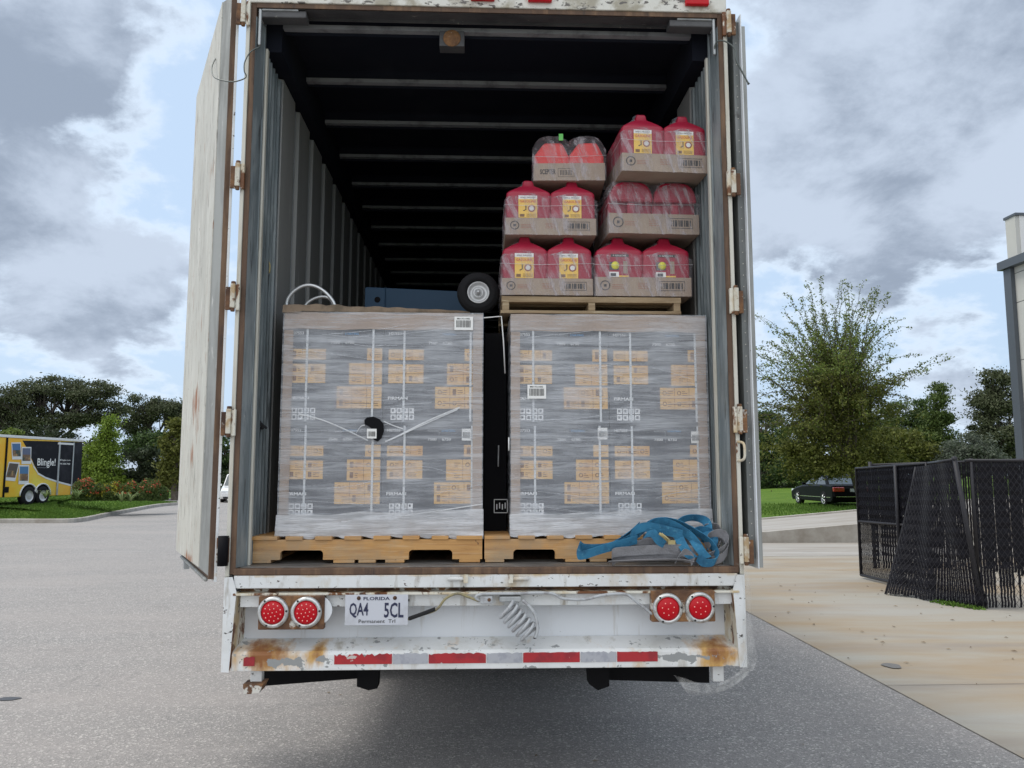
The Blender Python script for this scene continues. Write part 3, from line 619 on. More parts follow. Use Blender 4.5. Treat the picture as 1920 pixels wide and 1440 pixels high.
# left door, folded back
A = at(421, 700, Y=0.0); A = Vector((-1.412, -.02, 0)); Fp = at(330, 1035, Z=1.20); Fp.z = 0
dv = (Fp - A); DW = dv.length; ang = math.atan2(dv.y, dv.x)
ztop = CP.z + (at(362, 180, Y=Fp.y).z - CP.z)
D = bpy.data.objects.new('rear_door', None); COL.objects.link(D); D.parent = T; D.location = A; D.rotation_euler = (0, 0, ang)
D['label'] = 'cream painted plywood-lined door folded back on the left'
z0, z1 = 1.185, ztop
b = MB(); b.box(0, DW, -.075, -.062, z0 - .02, z1 + .01, 'white'); b.build('outer_panel', D, bev=.002)       # local -y = away from the viewer
b = MB(); b.box(.008, DW - .008, -.062, -.0365, z0 - .006, z1, 'brown_seal'); b.build('door_gasket', D)
b = MB()
o_ = [(.022, z0 + .01), (DW - .02, z0 + .01), (DW - .02, z1 - .01), (.022, z1 - .01)]; i_ = [(.068, z0 + .05), (DW - .05, z0 + .03), (DW - .05, z1 - .03), (.068, z1 - .03)]
vs = [(u, -.036, z) for u, z in o_] + [(u, 0.002, z) for u, z in i_]
b.add(vs, [(0, 1, 5, 4), (1, 2, 6, 5), (2, 3, 7, 6), (3, 0, 4, 7)], 'alum_side'); b.build('door_frame', D)
b = MB(); b.add([(u, 0.0, z) for u, z in i_] + [(u, 0.006, z) for u, z in i_], [(4, 5, 6, 7), (0, 1, 5, 4), (1, 2, 6, 5), (2, 3, 7, 6), (3, 0, 4, 7)], 'door_ply'); b.build('inner_lining', D)
b = MB(); b.box(DW * .75, DW * .8, -.05, -.02, z0 - .06, z0 - .02, 'alum'); b.tube([(.05, -.03, z0 - .012), (DW * .97, -.03, z0 - .012)], .010, 'alum_side'); b.build('lock_rod', D)
# right door, edge-on
D2 = bpy.data.objects.new('rear_door', None); COL.objects.link(D2); D2.parent = T; D2.location = (1.335, 0, 0); D2.rotation_euler = (0, 0, R(90.3))
D2['label'] = 'grey riveted door edge folded back on the right'
zb, zt2 = Z_(1410, 1066, -.01), 4.20
b = MB(); b.box(.01, 1.2, -.034, -.0, zb + .05, zt2 - .03, 'webgrey')
for k in range(46): b.lathe((.01, -.017, zb + .1 + k * .062), (-1, 0, 0), [(.003, 0), (.0025, .002), (0, .003)], 'cream', 6)
b.build('hinge_edge', D2)
b = MB(); b.box(-.02, 1.2, -.041, -.0345, zb, zt2, 'white_clean'); b.build('outer_panel', D2, bev=.002)
b = MB(); b.box(.03, 1.19, -.078, -.0445, zb + .0, zt2 - .04, 'alum_side'); b.build('inner_lining', D2, bev=.002)
# tie wires
b = MB(); b.tube(catmull(pxpath([(487, 88, .0), (470, 97, -.02), (459, 116, -.04), (458, 133, -.05), (461, 145, -.05), (440, 153, -.06), (418, 151, -.03), (401, 144, .02), (397, 128, .1), (403, 112, .2), (410, 106, .3)]), 5), .0035, 'wire', 6); b.build('tie_wire', T)
b = MB(); b.tube(catmull(pxpath([(1339, 98, .02), (1342, 82, .0), (1352, 76, -.02), (1368, 82, -.03), (1379, 95, -.04), (1380, 112, -.05), (1390, 132, -.05), (1404, 158, -.05)]), 5), [.0045] * 35 + [.008], 'wire', 6); b.build('tie_wire', T)

# ------------------------------------------------------------------ pallets
def pallet(name, x0, x1, z0, z1, y0, dep, label, wd, group=None, notch=((.126, .31), (.68, .87))):
    P_ = thing(name, label, 'pallet', ((x0 + x1) / 2, y0, z0), group=group); org = ((x0 + x1) / 2, y0, z0); W_ = x1 - x0; Hh = z1 - z0
    for k in range(3):
        y = y0 + .004 + (dep - .045) * k / 2; zb_, zt_ = z0 + .018, z1 - .020; poly = [(0, zb_)]
        for a, c_ in notch:
            poly += [(a, zb_), (a + .004, zb_ + .040), (a + .018, zb_ + .048), (c_ - .018, zb_ + .048), (c_ - .004, zb_ + .040), (c_, zb_)]
        poly += [(1, zb_), (1, zt_), (0, zt_)]
        # split into quads: strips
        b = MB(); xs = [0] + [v for nc in notch for v in nc] + [1]
        for i in range(0, len(xs) - 1):
            lo = zb_ if i % 2 == 0 else zb_ + .048
            b.box(x0 + W_ * xs[i], x0 + W_ * xs[i + 1], y, y + .038, lo, zb_ + .0485, wd) if i % 2 == 0 else None
        b.box(x0, x1, y, y + .038, zb_ + .049, zt_, wd)
        for a, c_ in notch:
            for (u, sg) in ((a, 1), (c_, -1)):
                X0 = x0 + W_ * u; n = 5
                vs = [(X0, zb_ + .0487)] + [(X0 + sg * .02 * (1 - math.cos(t * math.pi / 2 / n)), zb_ + .0487 - .02 * (1 - math.sin(t * math.pi / 2 / n))) for t in range(n + 1)]
                b.prism(vs, lambda u_, v_, h_: (u_, h_, v_), y + .0005, y + .0375, wd)
        b.build('stringer', P_, org)
    n = 8
    for k in range(n):
        w_ = .088 if k not in (0, n - 1) else .135; c_ = x0 + .07 + (W_ - .14) * k / (n - 1)
        if k in (0, n - 1): c_ = x0 + .0675 if k == 0 else x1 - .0675
        b = MB(); b.box(c_ - w_ / 2, c_ + w_ / 2, y0 - .003 - rnd.random() * .006, y0 + dep, z1 - .019 - rnd.random() * .002, z1 - rnd.random() * .002, wd); b.build('deck_board', P_, org, bev=.002)
    for c_, w_ in ((.045, .1), (.40, .11), (.50, .09), (.62, .1), (.945, .11)):
        b = MB(); X0 = x0 + W_ * c_; b.box(X0 - w_ / 2, X0 + w_ / 2, y0 + .004, y0 + dep - .01, z0 + .001, z0 + .0175, wd); b.build('bottom_board', P_, org, bev=.002)
    return P_
pallet('wooden_pallet', -1.232, -.028, FZ + .002, 1.374, .19, 1.1, 'pale pine pallet under the left wrapped load', 'wood', 'pallets on the trailer floor')
pallet('wooden_pallet', -.016, 1.19, FZ + .002, 1.374, .19, 1.1, 'pale pine pallet under the right wrapped load beside the straps', 'wood', 'pallets on the trailer floor', notch=((.126, .31), (.68, .87)))
# old pallet carrying the cans: stringers run front to back
ux0, ux1, uy = X_(942, 575, .31), X_(1276, 575, .31), .31
uz0 = 2.592; uz1 = Z_(1100, 556, uy)
PU = thing('wooden_pallet', 'old weathered pallet on top of the right load carrying the red cans', 'pallet', ((ux0 + ux1) / 2, uy, uz0)); org = ((ux0 + ux1) / 2, uy, uz0)
for u in (0, .5, 1):
    b = MB(); x = ux0 + (ux1 - ux0 - .038) * u; b.box(x, x + .038, uy + .002, uy + .85, uz0 + .018, uz1 - .0345, 'woodold'); b.build('stringer', PU, org, bev=.002)
for k in range(7):
    y = uy + k * .125; b = MB(); b.box(ux0 - .004, ux1 + .004, y, y + .09, uz1 - .034, uz1 - .002, 'woodold'); b.build('deck_board', PU, org, bev=.002)
for y in (uy, uy + .4, uy + .76):
    b = MB(); b.box(ux0 - .01, ux1 + .004, y, y + .09, uz0, uz0 + .0175, 'woodold'); b.build('bottom_board', PU, org, bev=.002)

# ------------------------------------------------------------------ wrapped generator loads
def barcode(b, x0, x1, y, z0, z1, txt=None):
    w, h = x1 - x0, z1 - z0; b.box(x0, x1, y - .002, y, z0, z1, 'paper'); x = x0 + w * .1
    while x < x1 - w * .12:
        bw = w * rnd.choice((.012, .02, .03)); b.quad((x, y - .003, z0 + h * .2), (x + bw, y - .003, z0 + h * .2), (x + bw, y - .003, z0 + h * .72), (x, y - .003, z0 + h * .72), 'inkb'); x += bw + w * rnd.choice((.015, .022, .03))
    if txt: b.text(txt, (x0 + w * .14, y - .003, z0 + h * .79), (1, 0, 0), (0, 0, 1), w * .7, h * .11, 'inkb')
def carton(P_, org, x0, z0, w, h, y0, dep, jig):
    b = MB(); b.box(x0 + .002, x0 + w - .002, y0, y0 + dep, z0 + .001, z0 + h - .001, 'carton'); y = y0 - .0015
    def U(u): return x0 + w * u
    def V(v): return z0 + h * (1 - v)
    def q(u0, u1, v0, v1, mt, yy=None):
        yy = y if yy is None else yy; b.quad((U(u0), yy, V(v1)), (U(u1), yy, V(v1)), (U(u1), yy, V(v0)), (U(u0), yy, V(v0)), mt)
    def cells(u0, u1, v0, v1, nc, nr):
        q(u0, u1, v0, v1, 'okraft')
        for i in range(1, nc): u = u0 + (u1 - u0) * i / nc; q(u - .002, u + .002, v0, v1, 'oline', y - .001)
        for i in range(1, nr): v = v0 + (v1 - v0) * i / nr; q(u0, u1, v - .002, v + .002, 'oline', y - .001)
        for i in range(nc):
            for j in range(nr):
                a, a2 = u0 + (u1 - u0) * (i + .12) / nc, u0 + (u1 - u0) * (i + .88) / nc; c1, c2 = v0 + (v1 - v0) * (j + .12) / nr, v0 + (v1 - v0) * (j + .88) / nr
                k = rnd.random()
                if k < .45:      # small round pictogram
                    um, vm = a + .03, (c1 + c2) / 2; pts = [(U(um + .022 * math.cos(t)), y - .001, V(vm + .024 * math.sin(t))) for t in [2 * math.pi * s_ / 12 for s_ in range(12)]]
                    pin = [(U(um + .014 * math.cos(t)), y - .001, V(vm + .016 * math.sin(t))) for t in [2 * math.pi * s_ / 12 for s_ in range(12)]]
                    b.add(pts + pin, [(s_, (s_ + 1) % 12, 12 + (s_ + 1) % 12, 12 + s_) for s_ in range(12)], 'oline')
                elif k < .7: q(a + .01, a + .045, c1 + .01, c2 - .01, 'oline', y - .001)
                for r_ in range(3):
                    vv = c1 + (c2 - c1) * (.25 + .25 * r_); q(a + .06, min(a2, a + .06 + .05 * rnd.random() + .02), vv, vv + .006, 'oline', y - .001)
    cells(.05, .41, .235, .345, 3, 1); cells(.05, .41, .39, .585, 2, 2)
    cells(.83, .985, .225, .35, 1, 1); cells(.65, .985, .38, .60, 2, 2); cells(.53, .985, .62, .845, 3, 2)
    b.text('FIRMAN', (U(.05), y, V(.755)), (1, 0, 0), (0, 0, 1), w * .20, h * .032, 'wtext', .03)
    q(.05, .15, .775, .779, 'gtext'); q(.05, .10, .79, .794, 'gtext')
    b.text('H07553', (U(.05), y, V(.085)), (1, 0, 0), (0, 0, 1), w * .13, h * .03, 'wtext')
    b.text('RUNNING', (U(.46), y, V(.085)), (1, 0, 0), (0, 0, 1), w * .11, h * .022, 'gtext'); b.text('STARTING', (U(.60), y, V(.085)), (1, 0, 0), (0, 0, 1), w * .14, h * .022, 'btext')
    b.text('7500', (U(.46), y, V(.18)), (1, 0, 0), (0, 0, 1), w * .09, h * .03, 'wtext'); b.text('6750', (U(.605), y, V(.18)), (1, 0, 0), (0, 0, 1), w * .09, h * .03, 'wtext'); q(.574, .577, .05, .2, 'gtext')
    q(.62, .95, .79, .797, 'inkred')
    for i in range(4):
        for j in range(2):
            u, v = .08 + i * .062, .84 + j * .066; q(u, u + .052, v, v + .056, 'wtext'); k = rnd.random() * .012
            q(u + .012, u + .04 - k, v + .012, v + .044 - k, 'carton', y - .001)
    ob = b.build('carton', P_, org)
    bb = MB()
    for u in (.22, .90):
        du = jig * rnd.uniform(-.012, .012); bb.box(U(u + du) - .0058, U(u + du) + .0058, y0 - .0055, y0 - .0035, z0 + .012, z0 + h - .010, 'band')
    bb.build('packing_band', P_, org); return ob
def wload(x0, x1, y0, z0, z1, label, rowz, tilt=0):
    org = ((x0 + x1) / 2, y0, z0); P_ = thing('wrapped_pallet_load', label, 'pallet load', org, group='shrink wrapped loads of cartons')
    dep = 1.05; cw = (x1 - x0 - .012) / 2
    b = MB(); b.box(x0 + .01, x1 - .01, y0 + .02, y0 + dep - .02, z0, rowz[0] - .001, 'kraft'); b.build('base_tray', P_, org)
    for r_ in range(2):
        for c_ in range(2):
            for dd in range(2):
                if dd == 0: carton(P_, org, x0 + .006 + cw * c_, rowz[r_], cw, rowz[r_ + 1] - rowz[r_], y0 + .012, .515, 1)
                else:
                    b = MB(); b.box(x0 + .008 + cw * c_, x0 + .004 + cw * (c_ + 1), y0 + .532, y0 + 1.04, rowz[r_] + .001, rowz[r_ + 1] - .001, 'carton'); b.build('carton', P_, org)
    b = MB()   # lid with folded rim
    n = 14; zr = z1 - .092
    for i in range(n):
        a, c_ = x0 + (x1 - x0) * i / n, x0 + (x1 - x0) * (i + 1) / n; h0, h1 = .004 * math.sin(i * 1.3), .004 * math.sin((i + 1) * 1.3)
        b.hexa([(a, y0 - .003 + h0, zr + h0), (c_, y0 - .003 + h1, zr + h1), (c_, y0 + .004, zr + h1), (a, y0 + .004, zr + h0), (a, y0 - .003, z1 + h0), (c_, y0 - .003, z1 + h1), (c_, y0 + .004, z1 + h1), (a, y0 + .004, z1 + h0)], 'kraft')
    for s_ in (x0 - .003, x1 - .002): b.box(s_, s_ + .006, y0, y0 + dep, zr, z1, 'kraft')
    b.box(x0 + .003, x1 - .003, y0 + .004, y0 + dep, z1 - .012, z1 - .004, 'kraft'); b.build('cardboard_lid', P_, org)
    for (a, c_) in ((x0 - .001, x0 + .048), (x1 - .05, x1 + .001)):
        b = MB(); b.box(a, c_, y0 + .0005, y0 + .0045, z0 + .02, zr - .003, 'kraft'); xx = a if a < (x0 + x1) / 2 else c_ - .004; b.box(xx, xx + .004, y0 + .005, y0 + .05, z0 + .02, zr - .003, 'kraft'); b.build('corner_board', P_, org)
    # film: front + sides
    b = MB(); nx, nz = 40, 50; vs = []; rr = random.Random(int(x0 * 100))
    def fp(u, z): 
        k = mnoise.noise(Vector((u * 4, z * 22, x0 * 9))) * .0032 + mnoise.noise(Vector((u * 9, z * 60, 3))) * .0016
        return (x0 - .006 + (x1 - x0 + .012) * u, y0 - .012 + k, z)
    for j in range(nz + 1):
        for i in range(nx + 1): vs.append(fp(i / nx, z0 - .01 + (z1 - z0 + .012) * j / nz))
    b.add(vs, [(j * (nx + 1) + i, j * (nx + 1) + i + 1, (j + 1) * (nx + 1) + i + 1, (j + 1) * (nx + 1) + i) for j in range(nz) for i in range(nx)], 'film', True)
    for x in (x0 - .008, x1 + .008): b.quad((x, y0 - .01, z0 - .01), (x, y0 + dep, z0 - .01), (x, y0 + dep, z1), (x, y0 - .01, z1), 'film')
    for _ in range(16):
        u0 = rr.uniform(-.1, .8); u1 = u0 + rr.uniform(.2, .6); zz0 = rr.uniform(z0 + .1, z1 - .12); dz_ = rr.uniform(-.07, .07); u0, u1 = max(0, u0), min(1, u1)
        if abs(zz0 - (z0 + z1) / 2) > .56: continue
        b.ribbon([(x0 + (x1 - x0) * (u0 + (u1 - u0) * t), y0 - .0175, zz0 + dz_ * t + .006 * math.sin(t * 5 + u0 * 9)) for t in (0, .33, .66, 1)], (0, -.2, 1), rr.uniform(.0016, .0034), 'crease_thin', .0006)
    b.build('stretch_film', P_, org)
    b = MB()   # bunched lower skirt
    nx, nz = 60, 10; vs = []
    for j in range(nz + 1):
        for i in range(nx + 1):
            u = i / nx; t = j / nz; top = z0 + .105 + .03 * u + .012 * mnoise.noise(Vector((u * 6, 0, x0))); bot = z0 - .002 - .045 * abs(mnoise.noise(Vector((u * 9, 5, x0 * 3)))) - (.05 if abs(u - .80) < .02 and x0 < -.5 else 0)
            z = bot + (top - bot) * t; k = (1 - t) * .020
            vs.append((x0 - .010 + (x1 - x0 + .02) * u, y0 - .0165 - k - .010 * mnoise.noise(Vector((u * 14, z * 45, 1))), z))
    b.add(vs, [(j * (nx + 1) + i, j * (nx + 1) + i + 1, (j + 1) * (nx + 1) + i + 1, (j + 1) * (nx + 1) + i) for j in range(nz) for i in range(nx)], 'film_heavy', True)
    b.build('film_skirt', P_, org)
    return P_, org
LY = .25
zr = [Z_(700, 973, LY), Z_(700, 794, LY), Z_(700, 612, LY)]
LL, lo = wload(-1.108, -.032, LY, 1.376, 2.574, 'stretch-wrapped cartons on the left pallet with a torn hole in the film', zr)
RL, ro = wload(.128, 1.205, LY, 1.376, 2.572, 'stretch-wrapped cartons on the right pallet below the red cans', zr)
b = MB(); barcode(b, X_(852, 608, LY - .02), X_(887, 608, LY - .02), LY - .0175, Z_(870, 620, LY), Z_(870, 595, LY), 'M01721082'); b.build('barcode_label', LL, lo)
b = MB(); barcode(b, X_(989, 735, LY - .02), X_(1024, 735, LY - .02), LY - .0175, Z_(1005, 748, LY), Z_(1005, 722, LY), 'M01721082'); b.build('barcode_label', RL, ro)
b = MB()
for (x, y) in ((874, 815), (568, 1200),): 
    if y < 1000: barcode(b, X_(x - 8, y, LY), X_(x + 9, y, LY), LY - .004, Z_(x, y + 11, LY), Z_(x, y - 11, LY))
b.build('shipping_label', LL, lo)
b = MB()
for (x, y) in ((1130, 813), (1305, 820)): barcode(b, X_(x - 9, y, LY), X_(x + 9, y, LY), LY + .003, Z_(x, y + 11, LY), Z_(x, y - 11, LY))
b.build('shipping_label', RL, ro)
# torn hole
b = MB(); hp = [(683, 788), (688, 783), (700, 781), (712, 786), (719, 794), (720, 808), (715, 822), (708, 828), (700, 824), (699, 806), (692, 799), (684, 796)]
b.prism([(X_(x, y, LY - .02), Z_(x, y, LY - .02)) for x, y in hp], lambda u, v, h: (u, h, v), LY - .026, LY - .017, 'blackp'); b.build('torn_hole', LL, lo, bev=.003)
b = MB(); barcode(b, X_(688, 812, LY - .03), X_(706, 812, LY - .03), LY - .0275, Z_(700, 822, LY - .03), Z_(700, 804, LY - .03)); b.build('small_label', LL, lo)
b = MB(); 
for path, r0 in ((((862, 764), (800, 790), (745, 818), (722, 828)), .0045), (((690, 826), (640, 802), (600, 786), (560, 776)), .0035), (((720, 790), (738, 798), (756, 804)), .003), (((684, 797), (676, 800), (668, 812)), .0025), (((858, 768), (790, 798), (730, 826)), .0025), (((905, 945), (820, 958), (720, 972), (640, 978)), .003)):
    b.ribbon([at(x, y, Y=LY - .020) for x, y in path], (0, -.25, 1), r0 * 2, 'crease', .001)
b.build('film_crease', LL, lo)

# gap between loads
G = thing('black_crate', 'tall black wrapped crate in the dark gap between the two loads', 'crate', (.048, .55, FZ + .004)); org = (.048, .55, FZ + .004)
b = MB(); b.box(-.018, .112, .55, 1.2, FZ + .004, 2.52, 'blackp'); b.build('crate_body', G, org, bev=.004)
b = MB(); x0, x1, z0, z1 = X_(926, 948, .54), X_(952, 948, .54), Z_(940, 962, .54), Z_(940, 936, .54); t_ = .004; y = .546
for a in ((x0, x1, z0, z0 + t_), (x0, x1, z1 - t_, z1), (x0, x0 + t_, z0, z1), (x1 - t_, x1, z0, z1)): b.box(a[0], a[1], y - .002, y, a[2], a[3], 'wtext')
for k in range(4): xx = x0 + .014 + k * .016; b.box(xx, xx + .006, y - .002, y, z0 + .02 + .006 * (k % 2), z1 - .02 - .008 * ((k + 1) % 2), 'wtext')
b.build('handling_label', G, org)
b = MB(); b.tube(pxpath([(907, 596, .22), (940, 593, .22), (944, 640, .24), (947, 700, .3)]), .0035, 'paper', 6); tag(b.build('bent_strip'), 'thin white bent strip hanging in the gap between the loads', 'strip')
b = MB(); b.tube(pxpath([(954, 820, .22), (954, 845, .22)]), .004, 'paper', 6); b.tube(pxpath([(935, 835, .5), (934, 875, .5)]), .004, 'hose', 6); tag(b.build('cable_tie'), 'short white ties on the dark edge of the right load', 'tie')

# ------------------------------------------------------------------ gas cans
def can_geo(w, dpt, h, cap, mt='canred', back=False, low=False):
    """can standing at origin, front face at y=0, centred in x"""
    b = MB(); sh = h * .72
    prof = [(0, .97), (.02, 1.01), (h * .4, 1.02), (h * .71, 1.01), (h * .745, .985), (h * .77, .92), (h * .81, .76), (h * .865, .50), (h * .905, .28), (h * .985, .23), (h, .2)]
    n = 28; vs = []
    for z, k in prof:
        for i in range(n):
            a = 2 * math.pi * i / n; c_, s_ = math.cos(a), math.sin(a); e = .17
            vs.append((w / 2 * k * abs(c_) ** e * (1 if c_ > 0 else -1), dpt / 2 + dpt / 2 * (k * .5 + .5) * abs(s_) ** e * (1 if s_ > 0 else -1), z))
    b.add(vs, [(j * n + i, j * n + (i + 1) % n, (j + 1) * n + (i + 1) % n, (j + 1) * n + i) for j in range(len(prof) - 1) for i in range(n)] + [tuple(range((len(prof) - 1) * n, len(prof) * n))], mt, True)
    return b
def label_yellow(b, w, z0, z1):
    x0, x1 = -w / 2, w / 2; h = z1 - z0; y = -.004
    b.box(x0, x1, y, y + .003, z0, z0 + h * .84, 'yellow'); b.box(x0, x1, y, y + .003, z0 + h * .842, z1, 'paper')
    b.text('SPILL PROOF', (x0 + w * .1, y - .001, z0 + h * .89), (1, 0, 0), (0, 0, 1), w * .8, h * .045, 'inkb'); b.text('GASOLINE', (x0 + w * .06, y - .001, z0 + h * .68), (1, 0, 0), (0, 0, 1), w * .88, h * .11, 'redink', .02)
    b.lathe((x0 + w * .70, y, z0 + h * .42), (0, -1, 0), [(w * .2, 0), (w * .2, .001), (w * .13, .0012)], 'inkred', 16); b.lathe((x0 + w * .70, y, z0 + h * .42), (0, -1, 0), [(w * .13, .0012), (0, .0013)], 'paper', 16)
    b.tube([(x0 + w * .40, y, z0 + h * .55), (x0 + w * .40, y, z0 + h * .36), (x0 + w * .26, y, z0 + h * .31)], .003, 'inkb', 5)
    b.box(x0 + w * .08, x0 + w * .32, y - .001, y, z0 + h * .04, z0 + h * .16, 'oline')
    for k in range(3): b.box(x0 + w * .42, x0 + w * .92, y - .001, y, z0 + h * (.05 + .05 * k), z0 + h * (.065 + .05 * k), 'oline')
def label_dark(b, w, z0, z1):
    x0, x1 = -w / 2, w / 2; h = z1 - z0; y = -.004
    b.box(x0, x1, y, y + .003, z0, z1, 'canred'); b.box(x0 + w * .1, x1, y - .001, y, z0 + h * .88, z1, 'inkb'); b.text('5 GALLON', (x0 + w * .2, y - .002, z0 + h * .91), (1, 0, 0), (0, 0, 1), w * .65, h * .06, 'paper')
    b.box(x0 + w * .02, x0 + w * .5, y - .001, y, z0 + h * .3, z0 + h * .66, 'carton'); b.lathe((x0 + w * .32, y - .0005, z0 + h * .5), (0, -1, 0), [(w * .2, 0), (w * .2, .002), (0, .002)], 'lime', 16)
    b.box(x0, x0 + w * .5, y - .001, y, z0, z0 + h * .22, 'paper'); b.box(x0 + w * .5, x1, y - .001, y, z0, z0 + h * .06, 'yellow'); b.box(x0 + w * .08, x0 + w * .35, y - .002, y, z0 + h * .03, z0 + h * .16, 'carton')
    b.box(x0 + w * .72, x0 + w * .94, y - .001, y, z0 + h * .15, z0 + h * .7, 'traycard')
def can_tray(px0, px1, pyb, pyt, ytop, Y, rz, style, label):
    """px0..px1 front tray edge; pyb tray bottom, pyt tray top edge, ytop top of caps"""
    a, c_ = at(px0, pyb, Y=Y), at(px1, pyb, Y=Y); W_ = (c_.x - a.x) / math.cos(rz); z0 = (a.z + c_.z) / 2; th = at((px0 + px1) / 2, pyt, Y=Y).z - z0; H_ = at((px0 + px1) / 2, ytop, Y=Y).z - z0
    piv = Vector(((a.x + c_.x) / 2, Y, z0)); P_ = thing('tray_of_gas_cans', label, 'gas cans', piv, rz, group='film wrapped trays of red gas cans'); dep = W_ * .92
    b = MB(); x = W_ / 2; tk = .004
    b.box(-x, x, 0, dep, 0, .004, 'traycard'); b.box(-x, x, 0, tk, .004, th, 'traycard'); b.box(-x, x, dep - tk, dep, .004, th, 'traycard')
    b.box(-x, -x + tk, tk, dep - tk, .004, th, 'traycard'); b.box(x - tk, x, tk, dep - tk, .004, th, 'traycard'); tr = b.build('cardboard_tray', P_, bev=.0)
    q = MB(); yy = -.001
    def rect(u0, u1, v0, v1, mt): q.quad((-x + W_ * u0, yy, th * v0), (-x + W_ * u1, yy, th * v0), (-x + W_ * u1, yy, th * v1), (-x + W_ * u0, yy, th * v1), mt)
    if style == 'jerry':
        q.text('SCEPTER', (-x + W_ * .09, yy, th * .35), (1, 0, 0), (0, 0, 1), W_ * .22, th * .3, 'inkb', .03); rect(.34, .57, .2, .22, 'inkb'); rect(.34, .57, .68, .70, 'inkb'); rect(.34, .345, .2, .7, 'inkb'); rect(.565, .57, .2, .7, 'inkb')
        for k in range(8): rect(.37 + k * .022, .38 + k * .022, .3, .6, 'inkb')
    else:
        cu, cv = .10, .55; rr = th * .27; pts = [(-x + W_ * cu + rr * math.cos(t), yy, th * cv + rr * math.sin(t)) for t in [2 * math.pi * i / 16 for i in range(16)]]; pin = [(-x + W_ * cu + rr * .8 * math.cos(t), yy, th * cv + rr * .8 * math.sin(t)) for t in [2 * math.pi * i / 16 for i in range(16)]]
        q.add(pts + pin, [(i, (i + 1) % 16, 16 + (i + 1) % 16, 16 + i) for i in range(16)], 'inkb'); rect(.085, .115, .48, .62, 'inkb')
        for (u0, u1, n_) in ((.17, .30, 3), (.44, .56, 4)):
            for k in range(n_): rect(u0, u1 - .02 * (k % 2), .40 + k * .09, .42 + k * .09, 'inkred')
        rect(.66, .93, .28, .31, 'inkb'); rect(.66, .93, .77, .80, 'inkb'); rect(.66, .664, .28, .8, 'inkb'); rect(.926, .93, .28, .8, 'inkb')
        for k in range(11): rect(.685 + k * .021, .693 + k * .021 + .006 * (k % 3), .38, .70, 'inkb')
    q.build('printing', tr)
    cw = W_ * .494; cd = dep * .47
    for row in (0, 1):
        for s_ in (-1, 1):
            cx = s_ * W_ * .245; cy = .008 + row * (cd + .006); ch = H_ - .012
            if style == 'jerry':
                b = MB(); hh = H_ * .80
                poly = [(-cw / 2, 0), (cw / 2, 0), (cw / 2, hh * .62), (cw * .30, hh), (-cw * .22, hh), (-cw / 2, hh * .66)]
                b.prism(poly, lambda u, v, h_: (cx + u, cy + h_, .006 + v), 0, cd, 'canred2'); b.lathe((cx + cw * .1, cy + cd / 2, .006 + hh), (0, 0, 1), [(.04, 0), (.04, .02), (0, .02)], 'blackp', 14); cn = b.build('gas_can', P_, bev=.016)
                if s_ > 0 and row == 0:
                    q = MB(); q.box(cx - cw * .42, cx + cw * .42, cy - .003, cy - .001, hh * .22, hh * .46, 'paper'); q.box(cx - cw * .42, cx + cw * .05, cy - .0045, cy - .003, hh * .22, hh * .46, 'teal'); q.build('label', cn)
            else:
                b = can_geo(cw, cd, ch, True); b.v = [(v[0] + cx, v[1] + cy, v[2] + .006) for v in b.v]
                if style == 'back':     # rounded top with hand recess
                    b = MB(); prof = []; hh = ch * .93
                    poly = [(-cw / 2, 0), (cw / 2, 0)] + [(cw / 2 * math.cos(t) ** .55 if math.cos(t) > 0 else -cw / 2 * abs(math.cos(t)) ** .55, hh * .55 + hh * .45 * math.sin(t) ** .9) for t in [math.pi * i / 14 for i in range(15)]]
                    poly = poly[:2] + poly[2:]
                    b.prism(poly, lambda u, v, h_: (cx + u, cy + h_, .006 + v), .045, cd, 'canred')
                    up_ = [(-cw * .5, hh * .60)] + [(cw * .5, hh * .60)] + [p_ for p_ in poly[2:] if p_[1] > hh * .62]
                    b.prism(up_, lambda u, v, h_: (cx + u, cy + h_, .006 + v), 0, .0448, 'canred')
                    b.box(cx - cw * .10, cx + cw * .10, cy + .004, cy + .0446, .006, hh * .60 + .004, 'canred'); b.box(cx - cw * .49, cx + cw * .49, cy + .002, cy + .0442, .006, hh * .34, 'canred')
                cn = b.build('gas_can', P_, bev=.014 if style == 'back' else 0)
                if style != 'back':
                    q = MB(); q.lathe((cx, cy + cd / 2, ch * .99), (0, 0, 1), [(.034, -.01), (.036, 0), (.034, .022), (.018, .024), (0, .026)], 'carton' if style == 'yellow' else 'blackp', 16); q.lathe((cx, cy + cd / 2, ch * .99), (0, 0, 1), [(.022, .0235), (.020, .030), (0, .032)], 'canred', 12); q.build('cap', cn)
                    if row == 0:
                        q = MB(); (label_yellow if style == 'yellow' else label_dark)(q, cw * .42, th + .002, ch * .70)
                        q.v = [(v[0] + cx - cw * .02, v[1] + cy - .002, v[2]) for v in q.v]; q.build('label', cn)
    # shrink film over the cans: tents from cap to cap
    b = MB(); nx, ny, nz = 36, 18, 12; g = .007
    caps_ = [(s_ * W_ * .245, .008 + r_ * (cd + .006) + cd / 2) for s_ in (-1, 1) for r_ in (0, 1)]
    def top(xx, yy):
        hs = []
        for (cx, cy) in caps_:
            dd = math.hypot((xx - cx) / (cw / 2), (yy - cy) / (cd / 2))
            if style in ('yellow', 'dark'): hs.append(H_ * (.755 + .275 * max(0, 1 - dd * 1.0) ** 1.0) - .05 * max(0, dd - .95))
            else: hs.append(H_ * (.86 + .13 * math.sqrt(max(0, 1 - dd * dd * .6))) - .04 * max(0, dd - .8))
        h_ = max(hs) + .008; e = min((x + g - abs(xx)), yy + g, dep + g - yy); 
        if e < .05: h_ -= (.05 - e) ** 2 * 14
        return h_ + .004 * mnoise.noise(Vector((xx * 30, yy * 30, z0 * 5)))
    vs = []
